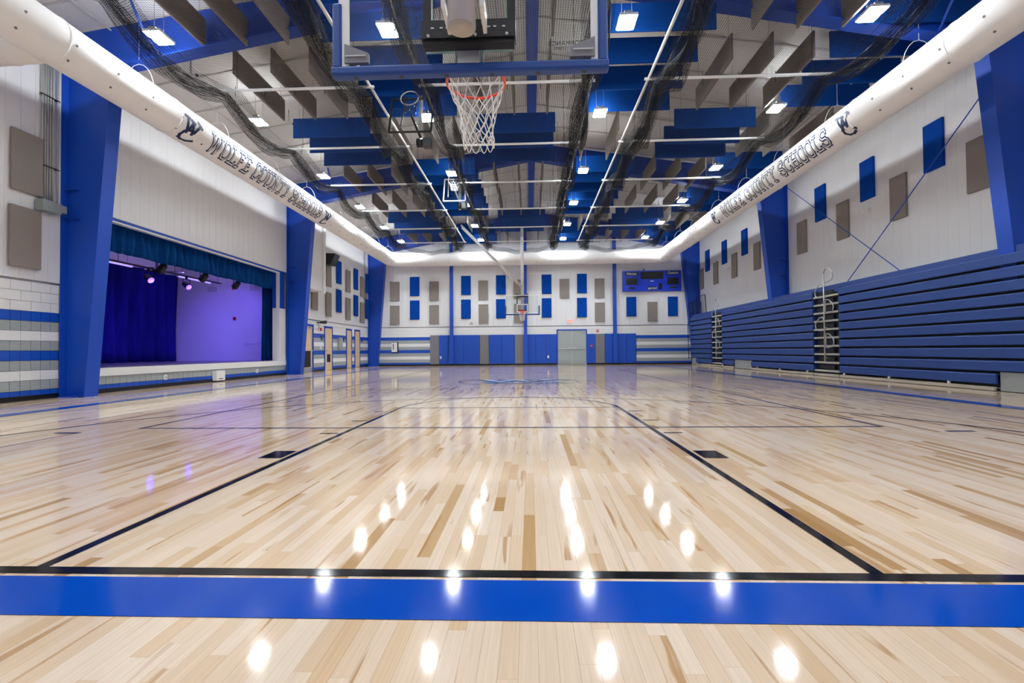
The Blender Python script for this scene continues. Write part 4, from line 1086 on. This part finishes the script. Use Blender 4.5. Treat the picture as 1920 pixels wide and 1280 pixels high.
def side_basket(x0, x1, y, z0, z1, label, light):
    t = thing('folded_basket', label, 'basketball hoop', ((x0 + x1) / 2, y, z0), 'folded side baskets')
    fm = 'white_steel' if light else 'dark_metal'; til = .35; xc = (x0 + x1) / 2
    def pt(x, v): return (x, y + til * v, z0 + (z1 - z0) * v)
    mb = MB()
    for a, b in (((x0, 0), (x1, 0)), ((x1, 0), (x1, 1)), ((x1, 1), (x0, 1)), ((x0, 1), (x0, 0))): mb.tube([pt(*a), pt(*b)], .028, 4)
    mb.build('board_frame', fm, t)
    g = Vector(pt(x0, 0)); h_ = Vector(pt(x1, 1)) - Vector(pt(x1, 0)); e = Vector((0, .012, 0))
    A, B, C_, D_ = Vector(pt(x0, 0)), Vector(pt(x1, 0)), Vector(pt(x1, 1)), Vector(pt(x0, 1))
    MB().hexa([A, B, B + e, A + e, D_, C_, C_ + e, D_ + e]).build('backboard_glass', 'glass', t)
    # rim now points toward the roof side, ring hanging in front of the upper edge
    rc = Vector(pt(xc, .85)) + Vector((0, -.3, 0))
    mb = MB(); pts = [rc + Vector((.23 * math.cos(a), .1 * math.sin(a), .23 * math.sin(a))) for a in [2 * PI * k / 28 for k in range(28)]]
    mb.tube(pts, .016, 6, closed=True).build('rim', 'white_steel', t, True)
    net_mesh(tuple(rc - Vector((0, 0, .1))), .2, [0, -.09, -.17, -.24], [.2, .17, .15, .14], .006, 31).build('net', 'net_white' if light else 'dark_metal', t)
    ym = y + til + .5
    MB().tube([(xc + .1, ym, z0 - .1), (xc + .1, ym, roofz(xc) - .1)], .05, 10).build('mast', 'white_steel' if light else 'strap', t, True)
    MB().tube([pt(xc, .5), (xc + .1, ym, z0 + .2)], .035, 8).build('arm', fm, t)
    MB().tube([pt(xc - .25, .2), (xc - .35, ym - .1, z0 + .9), (xc - .3, ym, roofz(xc) - .1)], .02, 6).build('strut', fm, t)
    MB().tube([(xc + .02, ym - .12, z0 + .02), (xc + .2, ym - .12, z0 + .02)], .12, 14).build('winch_drum', 'dark_metal', t, True)
    MB().box(xc + .2, xc + .42, ym - .24, ym, z0 - .1, z0 + .12).build('winch_motor', 'dark_metal', t)
    return t
side_basket(-3.25, -2.15, 10.3, 6.62, 7.66, 'side basket folded up under the roof left of the near net, dark framed', False)
side_basket(-2.95, -2.1, 16.6, 6.75, 7.72, 'side basket folded up under the roof farther back, white framed', True)

# ================================================================ BLEACHERS
BX = 10.1; RH = .274; RZ = .15; RF = .225
SECT = [(-2.2, 13.63, 'nearest long section running out of the picture', [(-2.2, 8.45)]), (15.03, 23.06, 'middle section between the two aisles', [(19.82, 21.68)]), (24.45, 27.9, 'short far section by the end wall', [(27.0, 27.9)])]
def row_face(t, y0, y1, i, y0s=None):
    z0 = RZ + i * RH; z1 = z0 + RF
    poly = [(BX + .012, z0), (BX, z0 + .012), (BX, z1 - .035), (BX + .02, z1 - .008), (BX + .16, z1), (BX + .16, z1 - .03), (BX + .05, z1 - .045), (BX + .05, z0)]
    o = MB().prism(poly, 'y', y0 + .01, y1 - .01).build('seat_row', 'seat_blue', t)
    if i > 0:
        mb = MB(); y = y0 + .3
        while y < y1 - .1:
            mb.box(BX - .004, BX + .002, y, y + .07, z1 - .075, z1 - .062); y += .92
        if mb.v: mb.build('seat_slot', 'seat_blue_dark', o)
    return o
for y0, y1, word, cuts in SECT:
    t = thing('bleacher_section', 'closed blue telescopic bleachers, %s' % word, 'bleachers', (BX + .1, (y0 + y1) / 2, 0), 'bleachers along the right wall')
    for i in range(10):
        seg = [(y0, y1)]
        if i == 0:
            for c0, c1 in cuts:
                ns = []
                for a, b in seg:
                    if c0 > a: ns.append((a, min(b, c0)))
                    if c1 < b: ns.append((max(a, c1), b))
                seg = [q for q in ns if q[1] - q[0] > .1]
        for a, b in seg: row_face(t, a, b, i)
    MB().box(BX + .17, BX + .19, y0, y1, .12, 2.93).build('understructure', 'black', t)
    MB().box(BX + .12, BX + .15, y0, y1, RZ + 9 * RH + RF - .02, 2.99).build('back_board', 'seat_blue', t)
    for s_, e_ in ((y0, y0 + .02), (y1 - .02, y1)):
        MB().box(BX + .02, BX + .17, s_, e_, .12, 2.86).build('end_panel', 'seat_blue_dark', t)
    # grey kick panels in the cut-outs, plinth elsewhere
    cur = y0
    for c0, c1 in cuts:
        MB().box(BX + .06, BX + .09, c0 + .03, c1 - .03, .015, RZ + RH - .02).build('kick_panel', 'grey_metal', t)
        if c0 > cur: MB().box(BX + .0, BX + .05, cur + .03, c0 - .05, .012, .09).build('plinth', 'plinth', t)
        cur = c1
    if cur < y1 - .1: MB().box(BX + .0, BX + .05, cur + .05, y1 - .03, .012, .09).build('plinth', 'plinth', t)
    y = y0 + .4
    while y < y1:
        if not any(c0 - .1 < y < c1 + .1 for c0, c1 in cuts): MB().box(BX + .005, BX + .045, y, y + .06, .09, RZ).build('foot', 'white_steel', t)
        y += 1.9
for y0, y1, word in ((13.63, 15.03, 'nearer the camera'), (23.06, 24.45, 'farther away')):
    t = thing('bleacher_aisle', 'grey stepped aisle gap in the bleachers, %s' % word, 'aisle', (BX + .1, (y0 + y1) / 2, 0), 'bleacher aisles')
    MB().box(BX + .16, BX + .18, y0, y1, .05, 2.9).build('back', 'black', t)
    for i in range(10):
        z = RZ + i * RH
        soft_box('step', t, 'aisle_grey', BX + .01, BX + .15, y0 + .03, y1 - .03, z, z + .06, .008)
        MB().box(BX + .1, BX + .13, y0 + .4, y1 - .06, z + .09, z + .22).build('riser', 'dark_metal', t)
    MB().box(BX + .0, BX + .05, y0 + .03, y1 - .03, .012, .09).build('plinth', 'plinth', t)
    MB().box(BX + .12, BX + .15, y0, y1, RZ + 9 * RH + RF - .1, 2.99).build('back_board', 'seat_blue', t)
    t = thing('aisle_handrail', 'looped chrome handrail standing in the bleacher aisle %s' % word, 'handrail', (BX - .03, (y0 + y1) / 2, RZ), 'aisle handrails')
    yc = (y0 + y1) / 2 - .02; XH = BX - .04
    MB().tube([(XH, yc, RZ + RH + .06), (XH, yc, 3.4)], .021, 10).build('post', 'galv', t, True)
    for zc, s, hh in ((3.4, -1, .44), (2.92, 1, .44), (2.38, -1, .46), (1.82, 1, .46), (1.26, -1, .46)):
        L_ = [(XH, yc, zc), (XH, yc + s * .10, zc + .14), (XH, yc + s * .26, zc + .12), (XH, yc + s * .46, zc - .02), (XH, yc + s * .50, zc - .14), (XH, yc + s * .44, zc - .27), (XH, yc + s * .2, zc - .31), (XH, yc + s * .06, zc - .30)]
        MB().tube(L_, .019, 8).build('loop', 'galv', t, True)
        if s < 0 and zc < 3: MB().tube([(XH, yc + s * .07, zc + .08), (XH, yc + s * .07, zc - .30)], .016, 8).build('stub', 'galv', t, True)
    for z in (.62, 1.6, 2.6): MB().tube([(XH, yc, z), (BX + .06, yc, z)], .016, 8).build('bracket', 'galv', t, True)
# black end guard rails at the far end of the bleachers
for k, (ya, xa, xb, za, zb, lb) in enumerate(((27.93, 9.98, 10.36, 2.4, 3.72, 'black tubular guard rail panel at the far bleacher end, front one'), (28.05, 10.3, 10.8, 2.95, 3.85, 'black tubular guard rail panel at the far bleacher end, rear one'))):
    t = thing('guard_rail', lb, 'guard rail', ((xa + xb) / 2, ya, za), 'far bleacher guard rails')
    MB().tube([(xa, ya, za), (xa, ya, zb - .08), (xa + .08, ya, zb), (xb - .08, ya, zb), (xb, ya, zb - .08), (xb, ya, za), (xa, ya, za)], .02, 8).build('rail_frame', 'black', t, True)
    n = 5
    for i in range(1, n): MB().tube([(xa + (xb - xa) * i / n, ya, za), (xa + (xb - xa) * i / n, ya, zb)], .01, 6).build('baluster', 'black', t)
t = thing('guard_rail', 'tall black guard rail above the top of the far bleachers', 'guard rail', (10.72, 26.8, 2.99), 'far bleacher guard rails')
MB().tube([(10.4, 27.6, 2.9), (10.4, 27.6, 3.98), (10.4, 27.5, 4.06), (10.4, 26.25, 4.06), (10.4, 26.15, 3.98), (10.4, 26.0, 2.9)], .022, 8).build('rail_frame', 'black', t, True)
for i in range(1, 6): MB().tube([(10.4, 27.6 - i * .27, 2.9), (10.4, 27.6 - i * .27, 4.06)], .011, 6).build('baluster', 'black', t)
MB().tube([(10.0, 27.95, .35), (9.97, 27.95, 2.4)], .022, 8).build('end_post', 'black', t, True)
# pipes, conduits and hooks under the roof
for i, (p, lb) in enumerate((([( -7.6, 9.0, 8.1), (-7.6, 9.0, 7.55), (-7.45, 9.0, 7.5)], 'near the left net'), ([(-6.9, 12.3, 8.3), (-6.9, 12.3, 7.9), (-6.75, 12.3, 7.86)], 'beside the blue left baffles'), ([(7.7, 10.6, 8.3), (7.7, 10.6, 7.9), (7.9, 10.6, 7.84)], 'right of the grey right baffles'))):
    t = thing('sprinkler_drop', 'thin bent pipe drop from the roof %s' % lb, 'pipe', p[0], 'roof pipe drops')
    MB().tube(p, .02, 6).build('pipe', 'strap', t, True); MB().sphere(p[-1], .035).build('head', 'dark_metal', t)
for x, lb in ((-8.9, 'left'), (9.3, 'right'), (-.4, 'centre')):
    tag(MB().tube([(x, YB, roofz(x) - .16), (x, YF, roofz(x) - .16)], .022, 6).build('roof_conduit', 'strap'), 'thin conduit running the length of the roof, %s side' % lb, 'conduit', 'roof conduits')
